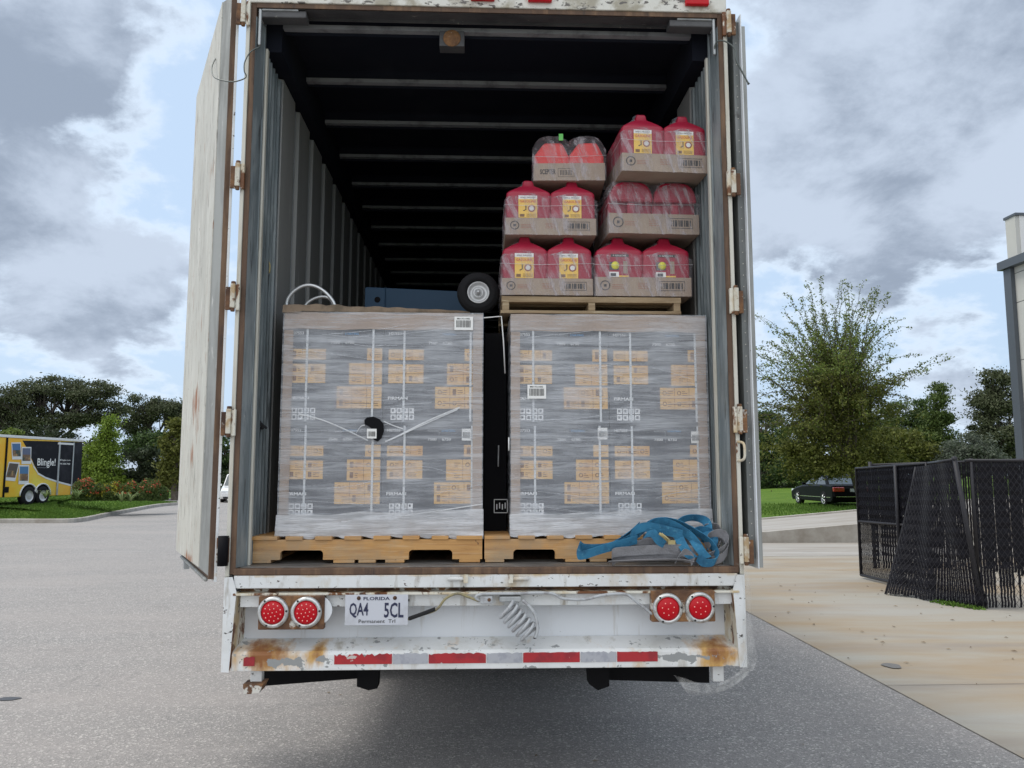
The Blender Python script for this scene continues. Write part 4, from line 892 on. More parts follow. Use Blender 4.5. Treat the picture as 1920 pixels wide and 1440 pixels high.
    for j in range(ny + 1):
        for i in range(nx + 1): xx = (-x - g) + (2 * x + 2 * g) * i / nx; yy = -g + (dep + 2 * g) * j / ny; vs.append((xx, yy, top(xx, yy)))
    b.add(vs, [(j * (nx + 1) + i, j * (nx + 1) + i + 1, (j + 1) * (nx + 1) + i + 1, (j + 1) * (nx + 1) + i) for j in range(ny) for i in range(nx)], 'film_clear', True)
    ring = [(-x - g + (2 * x + 2 * g) * i / nx, -g) for i in range(nx)] + [(x + g, -g + (dep + 2 * g) * j / ny) for j in range(ny)] + [(x + g - (2 * x + 2 * g) * i / nx, dep + g) for i in range(nx)] + [(-x - g, dep + g - (dep + 2 * g) * j / ny) for j in range(ny)]
    n = len(ring); vs = []
    for k in range(nz + 1):
        t = k / nz
        for (xx, yy) in ring:
            tt = top(xx, yy); zz_ = -.004 + (tt + .004) * t; wv = .012 * mnoise.noise(Vector((xx * 18 + yy * 18, zz_ * 9, 4))) * (1 - t * t); cxn = xx / x; vs.append((xx * (1 + wv), yy - (wv if yy < dep / 2 else -wv), zz_))
    b.add(vs, [(k * n + i, k * n + (i + 1) % n, (k + 1) * n + (i + 1) % n, (k + 1) * n + i) for k in range(nz) for i in range(n)], 'film_clear', True)
    zs = H_ * .5; b.tube([(-x - g - .001, dep * .5, zs), (-x - g - .001, -g - .002, zs), (-x * .2, -g - .003, zs - .006), (x + g + .001, -g - .002, zs + .004), (x + g + .001, dep * .5, zs)], .0012, 'crease', 4)
    b.build('shrink_film', P_)
    return P_
CY = .33
can_tray(941, 1112, 553, 522, 438, CY, 0, 'yellow', 'tray of yellow-labelled red cans, bottom left of the stack next to the small wheel')
can_tray(1117, 1297, 555, 520, 440, CY, 0, 'dark', 'tray of red cans with dark labels and yellow discs, bottom right of the can stack')
can_tray(948, 1118, 440, 409, 332, CY, 0, 'yellow', 'tray of red cans with yellow labels, middle of the left can stack under the jerrycans')
can_tray(1142, 1312, 438, 401, 331, CY - .02, R(2), 'back', 'tray of red cans turned backwards without labels, middle of the right can stack')
J = can_tray(1001, 1134, 338, 306, 250, CY + .02, R(-3), 'jerry', 'small tray of bright red jerrycans with green tape, top of the left can stack')
b = MB(); b.box(-.06, -.035, -.012, -.009, .235, .275, 'green'); b.build('green_tape', J)
can_tray(1166, 1329, 322, 289, 208, CY - .16, R(3), 'yellow', 'tray of red cans with yellow labels, topmost of the right can stack near the roof')

# ------------------------------------------------------------------ hand truck, beam, paper on the left load
H = thing('hand_truck', 'hand truck lying on the left load with silver handle loops and one small wheel', 'hand truck', (-.5, .6, 2.58)); org = (-.5, .6, 2.58)
b = MB(); b.tube(catmull(pxpath([(536, 590, .42), (540, 560, .42), (560, 540, .42), (583, 535, .42), (606, 545, .42), (625, 566, .42), (632, 590, .42)]), 6), .010, 'pipe', 10); b.build('handle_loop', H, org)
b = MB(); b.tube(catmull(pxpath([(566, 590, .5), (575, 570, .5), (592, 559, .5), (610, 557, .5), (622, 565, .5), (630, 590, .5)]), 6), .009, 'pipe', 10); b.build('handle_loop', H, org)
wc = at(897, 550, Y=.55); b = MB()
for z in (2.60,):
    for y in (.55, .9): b.tube([(-1.0, y, z), (wc.x, y, z + .01)], .014, 'pipe', 8)
b.tube([(wc.x, .5, wc.z), (wc.x, 1.0, wc.z)], .010, 'pipe', 8); b.tube([(wc.x, .9, wc.z), (wc.x - .1, .9, 2.6)], .012, 'pipe', 8); b.build('frame', H, org)
wr = 40 / FL * 4.75
b = MB(); b.lathe(wc, (0, -1, 0), [(.070, -.04), (wr * .8, -.042), (wr * .97, -.02), (wr, 0), (wr * .985, .014), (wr * .97, .014), (wr * .95, .022), (wr * .90, .030), (wr * .86, .030), (wr * .80, .038), (wr * .66, .040), (wr * .56, .030), (.062, .016), (.058, -.02)], 'rubber', 40); wh = b.build('wheel', H, org)
b = MB(); b.lathe(wc, (0, -1, 0), [(.064, .0), (.066, .026), (.060, .028), (.054, .008), (.034, .004), (.032, .016), (.022, .018), (.018, .006), (.014, .006), (.013, .024), (0, .025)], 'rim', 28); b.build('rim', wh, org)
b = MB(); a = at(686, 538, Y=1.15); c_ = at(880, 548, Y=1.15)
b.hexa([(a.x, 1.15, 2.58), (c_.x + .1, 1.15, 2.58), (c_.x + .1, 1.3, 2.58), (a.x, 1.3, 2.58), (a.x, 1.15, a.z), (c_.x + .1, 1.15, c_.z), (c_.x + .1, 1.3, c_.z), (a.x, 1.3, a.z)], 'bluesteel')
b.box(a.x - .002, a.x + .13, 1.13, 1.149, 2.58, a.z - .01, 'bluesteel'); b.box(a.x, c_.x + .1, 1.125, 1.149, 2.60, 2.63, 'bluesteel'); b.lathe((a.x + .08, 1.129, a.z - .09), (0, -1, 0), [(.02, 0), (.02, .003), (0, .003)], 'blackp', 14)
tag(b.build('steel_beam', org=(a.x, 1.15, 2.58), bev=.004), 'dark blue steel beam lying behind the hand truck wheel', 'beam')
b = MB(); vs = []; nx = 50; y0 = LY + .02; zz0 = 2.579
for i in range(nx + 1):
    u = i / nx; xx = -1.12 + u * 1.02; hgt = (.060 * (1 - u) ** .6 + .010) * (.75 + .5 * abs(mnoise.noise(Vector((u * 9, 2, 0))))) + (.03 if .27 < u < .33 else 0) * 0
    vs += [(xx, y0 - .035 * (1 - u), zz0 - .008 * (u < .1)), (xx, y0 - .02, zz0 + hgt * .7), (xx, y0 + .05, zz0 + hgt), (xx, y0 + .3, zz0 + hgt * .9), (xx, y0 + .5, zz0 + .002)]
b.add(vs, [(5 * i + j, 5 * i + 5 + j, 5 * i + 6 + j, 5 * i + 1 + j) for i in range(nx) for j in range(4)], 'blanket', True)
tag(b.build('brown_paper', org=(-1.0, LY, 2.58)), 'crumpled brown paper lying on top of the left load', 'paper')

# ------------------------------------------------------------------ straps on the sill
def P3(l): return [at(x, y, Y=Y) for x, y, Y in l]
b = MB(); wz = (0, -.35, 1)
b.ribbon(P3([(1195, 1012, .02), (1130, 1030, .0), (1098, 1040, -.01), (1086, 1040, -.01), (1085, 1022, .01), (1098, 1028, .03), (1140, 1026, .05), (1185, 1008, .08), (1215, 985, .1), (1240, 975, .1), (1270, 980, .08), (1300, 995, .05), (1330, 1015, .02), (1345, 1040, .0), (1340, 1054, -.01), (1320, 1055, -.02), (1308, 1045, -.02)]), [(0, -.4, 1)] * 3 + [(.3, -.4, 1)] * 2 + [(0, -.3, 1)] * 4 + [(0, -.9, .8)] * 4 + [(.3, -.5, 1)] * 4, .048, 'bluestrap')
b.ribbon(P3([(1200, 1000, .03), (1215, 985, .04), (1235, 978, .04), (1262, 985, .03), (1290, 1002, .0), (1308, 1020, -.02), (1325, 1046, -.02)]), (.2, -.5, 1), .05, 'bluestrap')
b.ribbon(P3([(1262, 990, .1), (1278, 975, .12), (1300, 970, .12), (1322, 976, .1), (1328, 990, .08), (1322, 1008, .05)]), [(0, -.3, 1), (0, -.6, 1), (0, -.8, .9), (.6, -.5, 1), (1, -.2, .4), (1, -.2, .4)], .045, 'bluestrap')
b.ribbon(P3([(1272, 1006, .0), (1280, 1022, -.02), (1290, 1038, -.03), (1300, 1046, -.03)]), (1, -.3, .3), .048, 'bluestrap')
b.ribbon(P3([(1300, 1012, -.01), (1312, 1030, -.03), (1326, 1046, -.03)]), (1, -.3, .35), .045, 'bluestrap')
b.ribbon(P3([(1210, 1003, -.01), (1224, 1000, -.03), (1234, 1012, -.03), (1246, 1020, -.02)]), (.5, -.3, .9), .045, 'bluestrap')
b.ribbon(P3([(1182, 1006, .04), (1196, 992, .02), (1215, 988, .0), (1250, 995, -.01), (1280, 1003, -.01)]), (0, -.3, 1), .05, 'bluestrap')
b.ribbon(P3([(1225, 980, .12), (1250, 978, .12), (1282, 988, .10), (1312, 1004, .08), (1336, 1022, .06), (1346, 1040, .04)]), (0, -.5, 1), .052, 'bluestrap')
b.ribbon(P3([(1290, 1002, .06), (1310, 994, .07), (1330, 998, .07), (1338, 1012, .05), (1334, 1030, .03)]), [(0, -.5, 1), (.2, -.5, 1), (.6, -.4, .8), (1, -.3, .3), (1, -.3, .2)], .048, 'bluestrap')
b.ribbon(P3([(1098, 1034, .05), (1120, 1028, .06), (1150, 1018, .07), (1178, 1000, .09), (1198, 982, .11)]), (0, -.8, .5), .045, 'bluestrap')
BS = thing('ratchet_strap', 'blue webbing strap heaped on the right end of the sill', 'strap', (.85, 0, FZ)); org = (.85, 0, FZ)
b.build('webbing', BS, org)
b = MB(); b.tube(P3([(1236, 1000, -.07), (1244, 1006, -.07), (1256, 1018, -.07)]), .007, 'brass', 8); b.tube(P3([(1240, 1000, -.075), (1252, 1010, -.08), (1262, 1020, -.07)]), .005, 'brass', 8); p = at(1258, 1016, Y=-.07); b.box(p.x - .015, p.x + .02, -.08, -.06, p.z - .012, p.z + .008, 'brass'); b.build('buckle', BS, org)
b = MB()
b.ribbon(P3([(1150, 1046, .02), (1152, 1036, .0), (1200, 1032, -.01), (1250, 1030, -.01), (1290, 1030, -.01), (1305, 1040, .0)]), (0, -.3, 1), .05, 'greystrap')
b.ribbon(P3([(1175, 1030, .06), (1215, 1018, .03), (1260, 1022, .02), (1290, 1030, .02)]), (0, -.5, 1), .055, 'greystrap')
b.ribbon(P3([(1140, 1053, .0), (1200, 1050, -.02), (1270, 1049, -.02), (1300, 1054, -.02)]), (0, -1, .3), .04, 'greystrap')
b.ribbon(P3([(1320, 1045, .02), (1345, 1035, .02), (1362, 1020, .0), (1358, 1004, .0), (1340, 1000, .02), (1325, 1010, .04), (1330, 1030, .03)]), (.2, -.6, .8), .05, 'greystrap')
b.ribbon(P3([(1320, 988, .1), (1340, 986, .1), (1350, 996, .08), (1348, 1012, .06)]), (0, -.7, .7), .045, 'greystrap')
b.ribbon(P3([(1268, 1050, -.02), (1280, 1036, -.03), (1294, 1042, -.03), (1300, 1054, -.02)]), (.3, -.5, .9), .045, 'greystrap')
b.ribbon(P3([(1148, 1052, .03), (1165, 1043, .02), (1215, 1040, .01), (1262, 1040, .0), (1292, 1046, .0)]), (0, -.5, 1), .055, 'greystrap')
b.ribbon(P3([(1168, 1036, .09), (1190, 1024, .08), (1225, 1014, .07), (1262, 1012, .07), (1300, 1020, .06)]), (0, -.6, 1), .06, 'greystrap')
b.ribbon(P3([(1205, 1010, .11), (1240, 1004, .11), (1280, 1006, .1), (1315, 1012, .08)]), (0, -.5, 1), .06, 'greystrap')
b.ribbon(P3([(1332, 1052, .03), (1352, 1046, .02), (1364, 1030, .03), (1360, 1012, .05), (1346, 1004, .07)]), (0, -.5, 1), .055, 'greystrap')
b.ribbon(P3([(1296, 1052, .05), (1318, 1046, .05), (1340, 1036, .06), (1350, 1022, .07)]), (0, -.6, 1), .055, 'greystrap')
tag(b.build('webbing_strap', org=(.85, 0, FZ)), 'grey webbing strap coiled under the blue strap', 'strap')
# rope on the left wall
RP = thing('rope', 'black knotted rope with a hook hanging along the left wall', 'rope', (-1.18, .3, 1.5)); org = (-1.18, .3, 1.5)
b = MB(); b.tube(catmull(P3([(503, 515, .33), (500, 560, .33), (497, 640, .33), (494, 720, .32), (489, 790, .31), (481, 850, .28), (473, 920, .26), (467, 980, .24)]), 6), .006, 'rope', 6)
b.tube(catmull(P3([(488, 790, .30), (484, 800, .28), (493, 803, .27), (488, 793, .27), (495, 799, .27), (500, 803, .27)]), 5), .007, 'rope', 6); b.build('cord', RP, org)
b = MB(); b.tube(catmull(P3([(503, 512, .33), (499, 500, .33), (502, 490, .33), (506, 497, .33), (505, 512, .33)]), 4), .0045, 'brass', 6); b.tube(catmull(P3([(466, 985, .24), (462, 997, .24), (459, 1008, .24), (456, 1002, .24)]), 4), .0045, 'brass', 6); b.build('hook', RP, org)

# hanging torn film at the right corner
b = MB(); cols = [((1378, 1056), (1392, 1060)), ((1388, 1062), (1402, 1078)), ((1393, 1100), (1408, 1110)), ((1396, 1150), (1412, 1160)), ((1397, 1200), (1416, 1210)), ((1396, 1235), (1419, 1238)), ((1385, 1262), (1404, 1262)), ((1352, 1280), (1370, 1290)), ((1318, 1282), (1330, 1304)), ((1262, 1264), (1292, 1304))]
A_ = catmull([at(*p, Y=-.03) for p, _ in cols], 6); B_ = catmull([at(*q, Y=-.01) for _, q in cols], 6); vs = []; nw = 5
for i, (p, q_) in enumerate(zip(A_, B_)):
    for j in range(nw + 1): v = p.lerp(q_, j / nw); vs.append((v.x, v.y + .012 * mnoise.noise(v * 25) + .01 * math.sin(j * 2.1 + i * .2), v.z))
b.add(vs, [(i * (nw + 1) + j, i * (nw + 1) + j + 1, (i + 1) * (nw + 1) + j + 1, (i + 1) * (nw + 1) + j) for i in range(len(A_) - 1) for j in range(nw)], 'film_hang', True)
tag(b.build('torn_film', org=(1.3, -.02, 1.0)), 'torn translucent plastic film hanging off the right rear corner', 'plastic film')

# ------------------------------------------------------------------ fences
FD = mat('black_slat_plastic', (.007, .007, .011), .6, spec=.15, layers=[((.013, .013, .019), 20, .5, .65)]); FW = mat('black_vinyl_wire', (.028, .028, .034), .5, spec=.25)
def slat_sheet(b, fn, L_, H_, pitch=.036, zgap=None, skip=.012, taper=.16, rr=random.Random(3)):
    n = int(L_ / pitch)
    for i in range(n):
        u = (i + .5) / n
        if rr.random() < skip: continue
        z0 = 0.0; lean = rr.uniform(-.004, .004); hh = .0185
        nseg = 26; bot = rr.uniform(0, .04) if zgap is None else zgap(u, rr)
        vs = []
        for k in range(nseg + 1):
            v = bot + (1 - bot) * k / nseg; wob = .006 * (1 if k % 2 else -1)
            hv = hh * (.74 if v < taper else 1.0)
            for du in (-hv, hv):
                p, nn = fn(u + (du + lean * v) / L_, v); vs.append(p + nn * wob)
        b.add(vs, [(2 * k, 2 * k + 1, 2 * k + 3, 2 * k + 2) for k in range(nseg)], FD)
def wire_sheet(b, fn, L_, H_, pitch=.072):
    n = int(L_ / pitch); m = int(H_ / .05)
    for i in range(n):
        for sg in (-1, 1):
            vs = []; off = .008
            for k in range(m + 1):
                u = (i + .5 + sg * (.5 if k % 2 else 0) * 1.0) / n; u = min(max(u, 0), 1); p, nn = fn(u, k / m); vs.append((p, nn))
            pts = [p + nn * (off if (k % 2) else off * .6) for k, (p, nn) in enumerate(vs)]
            w = .0032; vv = []
            for p in pts: vv += [p + Vector((0, 0, 0)) + CRD * w, p - CRD * w]
            b.add(vv, [(2 * k, 2 * k + 1, 2 * k + 3, 2 * k + 2) for k in range(m)], FW)
def flat(A, B, z0, z1a, z1b, toward):
    A, B = Vector(A), Vector(B); dv = (B - A); nn = Vector((dv.y, -dv.x, 0)).normalized()
    if nn.dot(toward) < 0: nn = -nn
    def fn(u, v): p = A + dv * u; return Vector((p.x, p.y, z0 + (z1a + (z1b - z1a) * u - z0) * v)), nn
    return fn, dv.length
tow = Vector((-1, -1, 0)); CRD = Vector((.7, .7, 0)).normalized()
F0 = Vector((6.195, 9.044, 0)); F1 = Vector((6.30, 6.03, 0))
# swinging gate panel
GT = thing('fence_gate', 'black slatted chain-link gate panel standing ajar at the left of the enclosure', 'gate', F0); org = tuple(F0)
G1 = F0.lerp(F1, .66); fn, L_ = flat(F0, G1, .06, 1.79, 1.85, tow)
b = MB(); slat_sheet(b, fn, L_, 1.75, zgap=lambda u, r: 0 if r.random() > .04 else r.uniform(.1, .3), taper=.48); b.build('slats', GT, org)
b = MB(); wire_sheet(b, fn, L_, 1.75); b.build('wire_mesh', GT, org)
b = MB()
q = lambda u, v: fn(u, v)[0]
b.tube([q(0, 0), q(0, 1), q(1, 1), q(1, 0), q(0, 0)], .024, FW, 8); b.tube([q(0, .5), q(.9, .5)], .022, FW, 8); b.tube([q(.62, 0) + Vector((-.03, 0, 0)), q(.62, 1) + Vector((-.03, 0, 0))], .026, FW, 8); b.build('frame', GT, org)
# corner fence: front panel to the right
FN = thing('chain_link_fence', 'black slatted fence panel facing the camera at the right edge', 'fence', F1); org = tuple(F1)
F2 = Vector((9.6, 5.98, 0)); CRD = Vector((1, 0, 0)); fn, L_ = flat(F1, F2, .02, 1.86, 1.86, tow)
b = MB(); slat_sheet(b, fn, L_, 1.85, pitch=.040, zgap=lambda u, r: 0 if r.random() > .05 else r.uniform(.1, .25), taper=.15); b.build('slats', FN, org)
b = MB(); wire_sheet(b, fn, L_, 1.85); b.build('wire_mesh', FN, org)
for u in (0, .72): 
    b = MB(); p = F1.lerp(F2, u); top = Vector((-.24 if u == 0 else 0, 0, 1.90)); b.tube([p, p + top], .03, FW, 10); b.lathe(p + top, (0, 0, 1), [(.034, -.02), (.034, .01), (0, .03)], FW, 10); b.build('post', FN, org)
b = MB(); b.tube([F1 + Vector((-.1, 0, 1.87)), F2 + Vector((0, 0, 1.87))], .02, FW, 8); b.tube([F0.lerp(F1, .62) + Vector((.05, 0, 1.84)), F1 + Vector((-.24, 0, 1.88))], .022, FW, 8); b.build('top_rail', FN, org)
b = MB(); p = F1 + Vector((.08, .05, 0)); b.tube([p, p + Vector((-.26, .1, 1.86))], .026, FW, 8); b.build('post', FN, org)
# loose curtain of slats
CV = thing('loose_slat_mesh', 'torn black slat mesh flaring out at the foot of the fence corner', 'fence', at(1660, 1112, Z=0)); org = tuple(at(1660, 1112, Z=0))
T0, T1 = F0.lerp(F1, .60) + Vector((-.04, 0, 1.80)), F1 + Vector((-.24, -.03, 1.86)); B0, B1 = at(1660, 1114, Z=0.01), F1 + Vector((-.02, -.05, .01))
def fc(u, v):
    tp = T0.lerp(T1, u); bt = B0.lerp(B1, u); mid = bt.lerp(tp, .5); mid = mid + (tp - bt) * 0 + Vector((.10, .06, 0)) * (1 - u) + Vector((.0, 0, 0))
    p = bt * (1 - v) ** 2 + mid * 2 * v * (1 - v) + tp * v * v
    p = p + Vector((-.035, -.02, 0)) * math.sin(u * 16 + v * 2) * (1 - v * .5); return p, Vector((-.7, -.7, 0))
CRD = Vector((.4, -.9, 0)).normalized()
b = MB(); slat_sheet(b, fc, 1.45, 1.85, pitch=.040, zgap=lambda u, r: r.uniform(0, .02), taper=0, skip=0); b.build('slats', CV, org)
b = MB(); wire_sheet(b, fc, 1.45, 1.85); b.build('wire_mesh', CV, org)
b = MB(); b.tube([fc(0, k / 8)[0] for k in range(9)], .015, FW, 6); b.build('edge_bar', CV, org)
# rear panel of the enclosure
FB = thing('chain_link_fence', 'black slatted back panel of the enclosure rising behind the gate', 'fence', (7.05, 10.3, 0)); org = (7.05, 10.3, 0)
fn, L_ = flat((7.05, 10.3, 0), (12.5, 9.9, 0), .02, 1.86, 2.05, tow); CRD = Vector((1, 0, 0))
b = MB(); slat_sheet(b, fn, L_, 1.85, pitch=.045, zgap=lambda u, r: 0 if r.random() > .05 else r.uniform(.1, .5), taper=.1); b.build('slats', FB, org)
b = MB(); b.tube([fn(0, 1)[0], fn(1, 1)[0]], .022, FW, 8); b.build('top_rail', FB, org)
for u in (0, .33, .66, 1):
    b = MB(); p = fn(u, 0)[0]; b.tube([p, fn(u, 1)[0] + Vector((0, 0, .06))], .03, FW, 8); b.build('post', FB, org)

# ------------------------------------------------------------------ warehouse at the right edge
WH = thing('warehouse', 'pale panelled building with dark grey trim at the right edge', 'building', (16.95, 20.8, 0)); org = (16.95, 20.8, 0)
wl = mat('pale_stucco', (.50, .50, .47), .8, layers=[((.45, .45, .425), .8, .4, .7)], bump=.1); dk = mat('charcoal_trim', (.075, .088, .105), .5); wp = mat('white_stucco', (.70, .70, .69), .8)
zf = 8.45; b = MB()
zc = [-.1, 1.6, 3.4, 5.3, 7.15, 8.1, zf - .05]
for a, c_ in zip(zc, zc[1:]): b.box(17.12, 25, -6, 20.8, a + .012, c_ - .012, wl)
b.box(17.14, 24.9, -5.9, 20.7, 0, zf - .1, dk); b.build('wall', WH, org)
b = MB(); b.box(16.98, 17.115, 20.5, 20.85, 0, zf - .16, dk); b.build('corner_trim', WH, org)
b = MB(); b.box(16.88, 25.2, -6.2, 21.0, zf - .15, zf + .12, dk); b.build('fascia', WH, org)
b = MB(); b.box(17.26, 25, 20.3, 20.75, zf + .121, 9.96, wp); b.box(17.13, 17.259, 20.32, 20.8, zf + .121, 9.96, wl); pp = b.build('parapet', WH, org)
b = MB(); b.box(17.10, 25.1, 20.25, 20.85, 9.961, 10.04, dk); b.build('coping', pp)
bpy.data.objects[pp.name].children[0].data.transform(Matrix.Translation(-Vector(org)))

# ------------------------------------------------------------------ vehicles
cpaint = mat('black_car_paint', (.003, .003, .004), .4, coat=.05, spec=.06); wpaint = mat('white_car_paint', (.78, .79, .80), .25, coat=.8)
glass = mat('tinted_glass', (.05, .065, .075), .06, spec=.9); chrome = mat('chrome', (.7, .7, .7), .15, .9); tailr = mat('car_tail_lamp', (.45, .01, .01), .15, coat=1); headl = mat('headlamp', (.75, .78, .80), .1, coat=1)
def car(name, label, loc, rz, paint, L_, W_, H_, suv, wheelr=.33):
    C_ = thing(name, label, 'car', loc, rz)
    # profile along y (front +y), z ; body lower, cabin upper. local front = +y
    hl = L_ / 2
    belt = .93 if suv else .88
    low = [(-hl + .06, .28), (-hl, .45), (-hl + .02, belt - .08), (-hl + .10, belt + .06), (-hl + (.25 if suv else .85), belt + .10), (hl - 1.35, belt + .04), (hl - .55, belt - .07), (hl - .12, belt - .22), (hl, .58), (hl - .02, .36), (hl - .12, .22), (-hl + .2, .20)]
    b = MB(); n = len(low); vs = []; secs = [(-1, .90), (-.93, .985), (-.5, 1), (.5, 1), (.93, .985), (1, .90)]
    for s_, k in secs:
        for (y, z) in low:
            yy = y * (.955 if abs(s_) == 1 else (.985 if abs(s_) == .93 else 1)); zz_ = z - (.05 if abs(s_) == 1 and z > .8 else 0); vs.append((W_ / 2 * s_, yy, zz_))
    m_ = len(secs)
    b.add(vs, [(i * n + j, i * n + (j + 1) % n, (i + 1) * n + (j + 1) % n, (i + 1) * n + j) for i in range(m_ - 1) for j in range(n)] + [tuple(range(n - 1, -1, -1)), tuple(range((m_ - 1) * n, m_ * n))], paint)
    bd = b.build('body', C_, bev=.03)
    if suv: cab = [(-hl + .12, belt + .08), (-hl + .35, H_ - .10), (-hl + .7, H_), (hl - 2.3, H_ - .03), (hl - 1.30, belt + .02)]
    else: cab = [(-hl + .62, belt + .07), (-hl + 1.28, H_ - .10), (-hl + 1.65, H_), (hl - 2.45, H_ - .03), (hl - 1.45, belt + .02)]
    b = MB(); n = len(cab); vs = []
    for s_ in (-1, 1):
        for (y, z) in cab: vs.append((s_ * (W_ / 2 - .07 - .17 * (z - belt) / (H_ - belt)), y, z))
    b.add(vs, [(j, (j + 1) % n, n + (j + 1) % n, n + j) for j in range(n)] + [tuple(range(n - 1, -1, -1)), tuple(range(n, 2 * n))], paint); b.build('cabin', C_, bev=.05)
    # glass panes 4 mm proud
    def lerp2(a, c_, t): return (a[0] + (c_[0] - a[0]) * t, a[1] + (c_[1] - a[1]) * t)
    for nm, (i, j) in (('rear_window', (0, 1)), ('windscreen', (4, 3))):
        a, c_ = cab[i], cab[j]; p, q_ = lerp2(a, c_, .06), lerp2(a, c_, .92); dy = -.012 if nm == 'rear_window' else .012
        w0 = (W_ / 2 - .07) * .93; w1 = (W_ / 2 - .24) * .93
        b = MB(); b.add([(-w0, p[0] + dy, p[1] + .01), (w0, p[0] + dy, p[1] + .01), (w1, q_[0] + dy, q_[1] + .01), (-w1, q_[0] + dy, q_[1] + .01)], [(0, 1, 2, 3)], glass); b.build(nm, C_)
    for s_ in (-1, 1):
        def sp(y, z): return (s_ * (W_ / 2 - .07 - .17 * (z - belt) / (H_ - belt) + .008), y, z)
        yb, yf = cab[0][0], cab[-1][0]; ym = (yb + yf) / 2 - .1
        zt_ = H_ - .12; zb_ = belt + .09
        for (a0, a1, t0, t1) in ((yb + .32, ym - .04, yb + .72 if not suv else yb + .45, ym - .04), (ym + .04, yf - .22, ym + .04, yf - .85)):
            b = MB(); b.add([sp(a0, zb_), sp(a1, zb_), sp(t1, zt_), sp(t0, zt_)], [(0, 1, 2, 3)], glass); b.build('side_window', C_)
        b = MB(); b.box(s_ * (W_ / 2 + .002), s_ * (W_ / 2 + .012), -hl + .3, hl - .5, .40, .425, chrome); b.build('side_trim', C_)
        for y in (-hl + 1.02, hl - .92):
            b = MB(); x = s_ * (W_ / 2 - .10); b.lathe((x, y, wheelr), (s_, 0, 0), [(wheelr * .62, -.1), (wheelr, -.1), (wheelr, .10), (wheelr * .93, .115), (wheelr * .66, .115)], 'rubber', 24); wq = b.build('wheel', C_)
            b = MB(); b.lathe((x, y, wheelr), (s_, 0, 0), [(wheelr * .66, .116), (wheelr * .6, .10), (wheelr * .5, .095), (0, .10)], 'rim', 20)
            for k in range(5):
                a = k * 1.257; b.tube([(x + s_ * .11, y, wheelr), (x + s_ * .112, y + wheelr * .58 * math.cos(a), wheelr + wheelr * .58 * math.sin(a))], .028, chrome, 5)
            b.build('rim', wq)
        b = MB(); b.box(s_ * (W_ / 2 - .50), s_ * (W_ / 2 - .02), -hl - .012, -hl + .22, .66, .86, tailr); b.build('tail_light', C_, bev=.03)
        b = MB(); b.box(s_ * (W_ / 2 - .50), s_ * (W_ / 2 - .04), hl - .22, hl - .02, .58, .72, headl); b.build('headlight', C_, bev=.03)
        b = MB(); b.box(s_ * (W_ / 2 + .02), s_ * (W_ / 2 + .18), yf - .55, yf - .45, belt + .05, belt + .17, paint); b.build('mirror', C_, bev=.02)
    b = MB(); b.box(-.17, .17, -hl - .02, -hl + .01, .66, .80, 'plate'); b.build('licence_plate', C_)
    b = MB(); b.box(-.45, .45, hl - .03, hl + .012, .38, .58, 'blackp'); b.box(-.75, .75, hl - .06, hl + .008, .24, .33, 'blackp'); b.build('grille', C_, bev=.01)
    b = MB(); b.box(-.8, .8, -hl - .008, -hl + .05, .44, .46, chrome); b.build('bumper_trim', C_)
    return C_
car('parked_car', 'black sedan parked on the grass strip under the tree', (16.22, 32.9, .27), R(0), cpaint, 4.85, 1.84, 1.42, False)
car('parked_car', 'white SUV seen through the gap between left door and trailer post', (-15.2, 47.6, .0), R(180 + 14), wpaint, 4.6, 1.86, 1.72, True)

# yellow enclosed trailer on the left
ye = mat('yellow_wrap', (.80, .43, .02), .35, layers=[((.74, .62, .08), .6, .42, .66)]); dkw = mat('dark_wrap', (.010, .011, .016), .6, spec=.15, layers=[((.035, .035, .045), 1.2, .5, .7)]); wf = mat('white_frame', (.68, .69, .70), .4)
PA = Vector((-18.106, 27.0, 0)); pdir = Vector((math.sin(R(10.4)), math.cos(R(10.4)), 0)); pn = Vector((pdir.y, -pdir.x, 0))   # side faces +pn
def onp(px, py):     # pixel -> (s, z) on the trailer side
    r = ray(px, py); t = (PA - CP).dot(pn) / r.dot(pn); p = CP + r * t; return (p - PA).dot(pdir), p.z
s1 = onp(152, 880)[0]; z1t = onp(60, 823)[1]; zbt = .82
YT = thing('cargo_trailer', 'yellow and black enclosed trailer with photo prints behind the flower bed', 'trailer', PA); YT.rotation_euler = (0, 0, 0); org = tuple(PA)
def yl(s_, off, z): p = PA + pdir * s_ + pn * off; return (p.x, p.y, z)
def ybox(b, s0, s1_, o0, o1, z0, z1_, mt): b.hexa([yl(s0, o0, z0), yl(s1_, o0, z0), yl(s1_, o1, z0), yl(s0, o1, z0), yl(s0, o0, z1_), yl(s1_, o0, z1_), yl(s1_, o1, z1_), yl(s0, o1, z1_)], mt)
def ypoly(b, pts, off, mt): b.add([yl(*((lambda q: (q[0], off, q[1]))(onp(x, y)))) for x, y in pts], [tuple(range(len(pts)))], mt)
b = MB(); ybox(b, -2.4, s1, -2.2, 0, zbt, z1t, ye); b.build('body', YT, org, bev=.02)
b = MB(); ybox(b, -2.45, s1 + .03, -2.25, .03, z1t + .001, z1t + .10, wf); b.build('roof', YT, org, bev=.01)
b = MB(); ypoly(b, [(42, 826), (154.2, 829), (151.2, 914.5), (105, 902), (85, 895), (72, 886), (64, 872), (58, 858), (50, 840)], .006, dkw); b.build('dark_graphic', YT, org)
b = MB(); lst = [(56, 856), (63, 872), (71, 886), (85, 894), (105, 901), (146, 912)]; 
for (a, c_) in zip(lst, lst[1:]): ypoly(b, [a, c_, (c_[0], c_[1] + 3), (a[0] - 1.5, a[1] + 3)], .009, wf)
b.build('white_swoosh', YT, org)
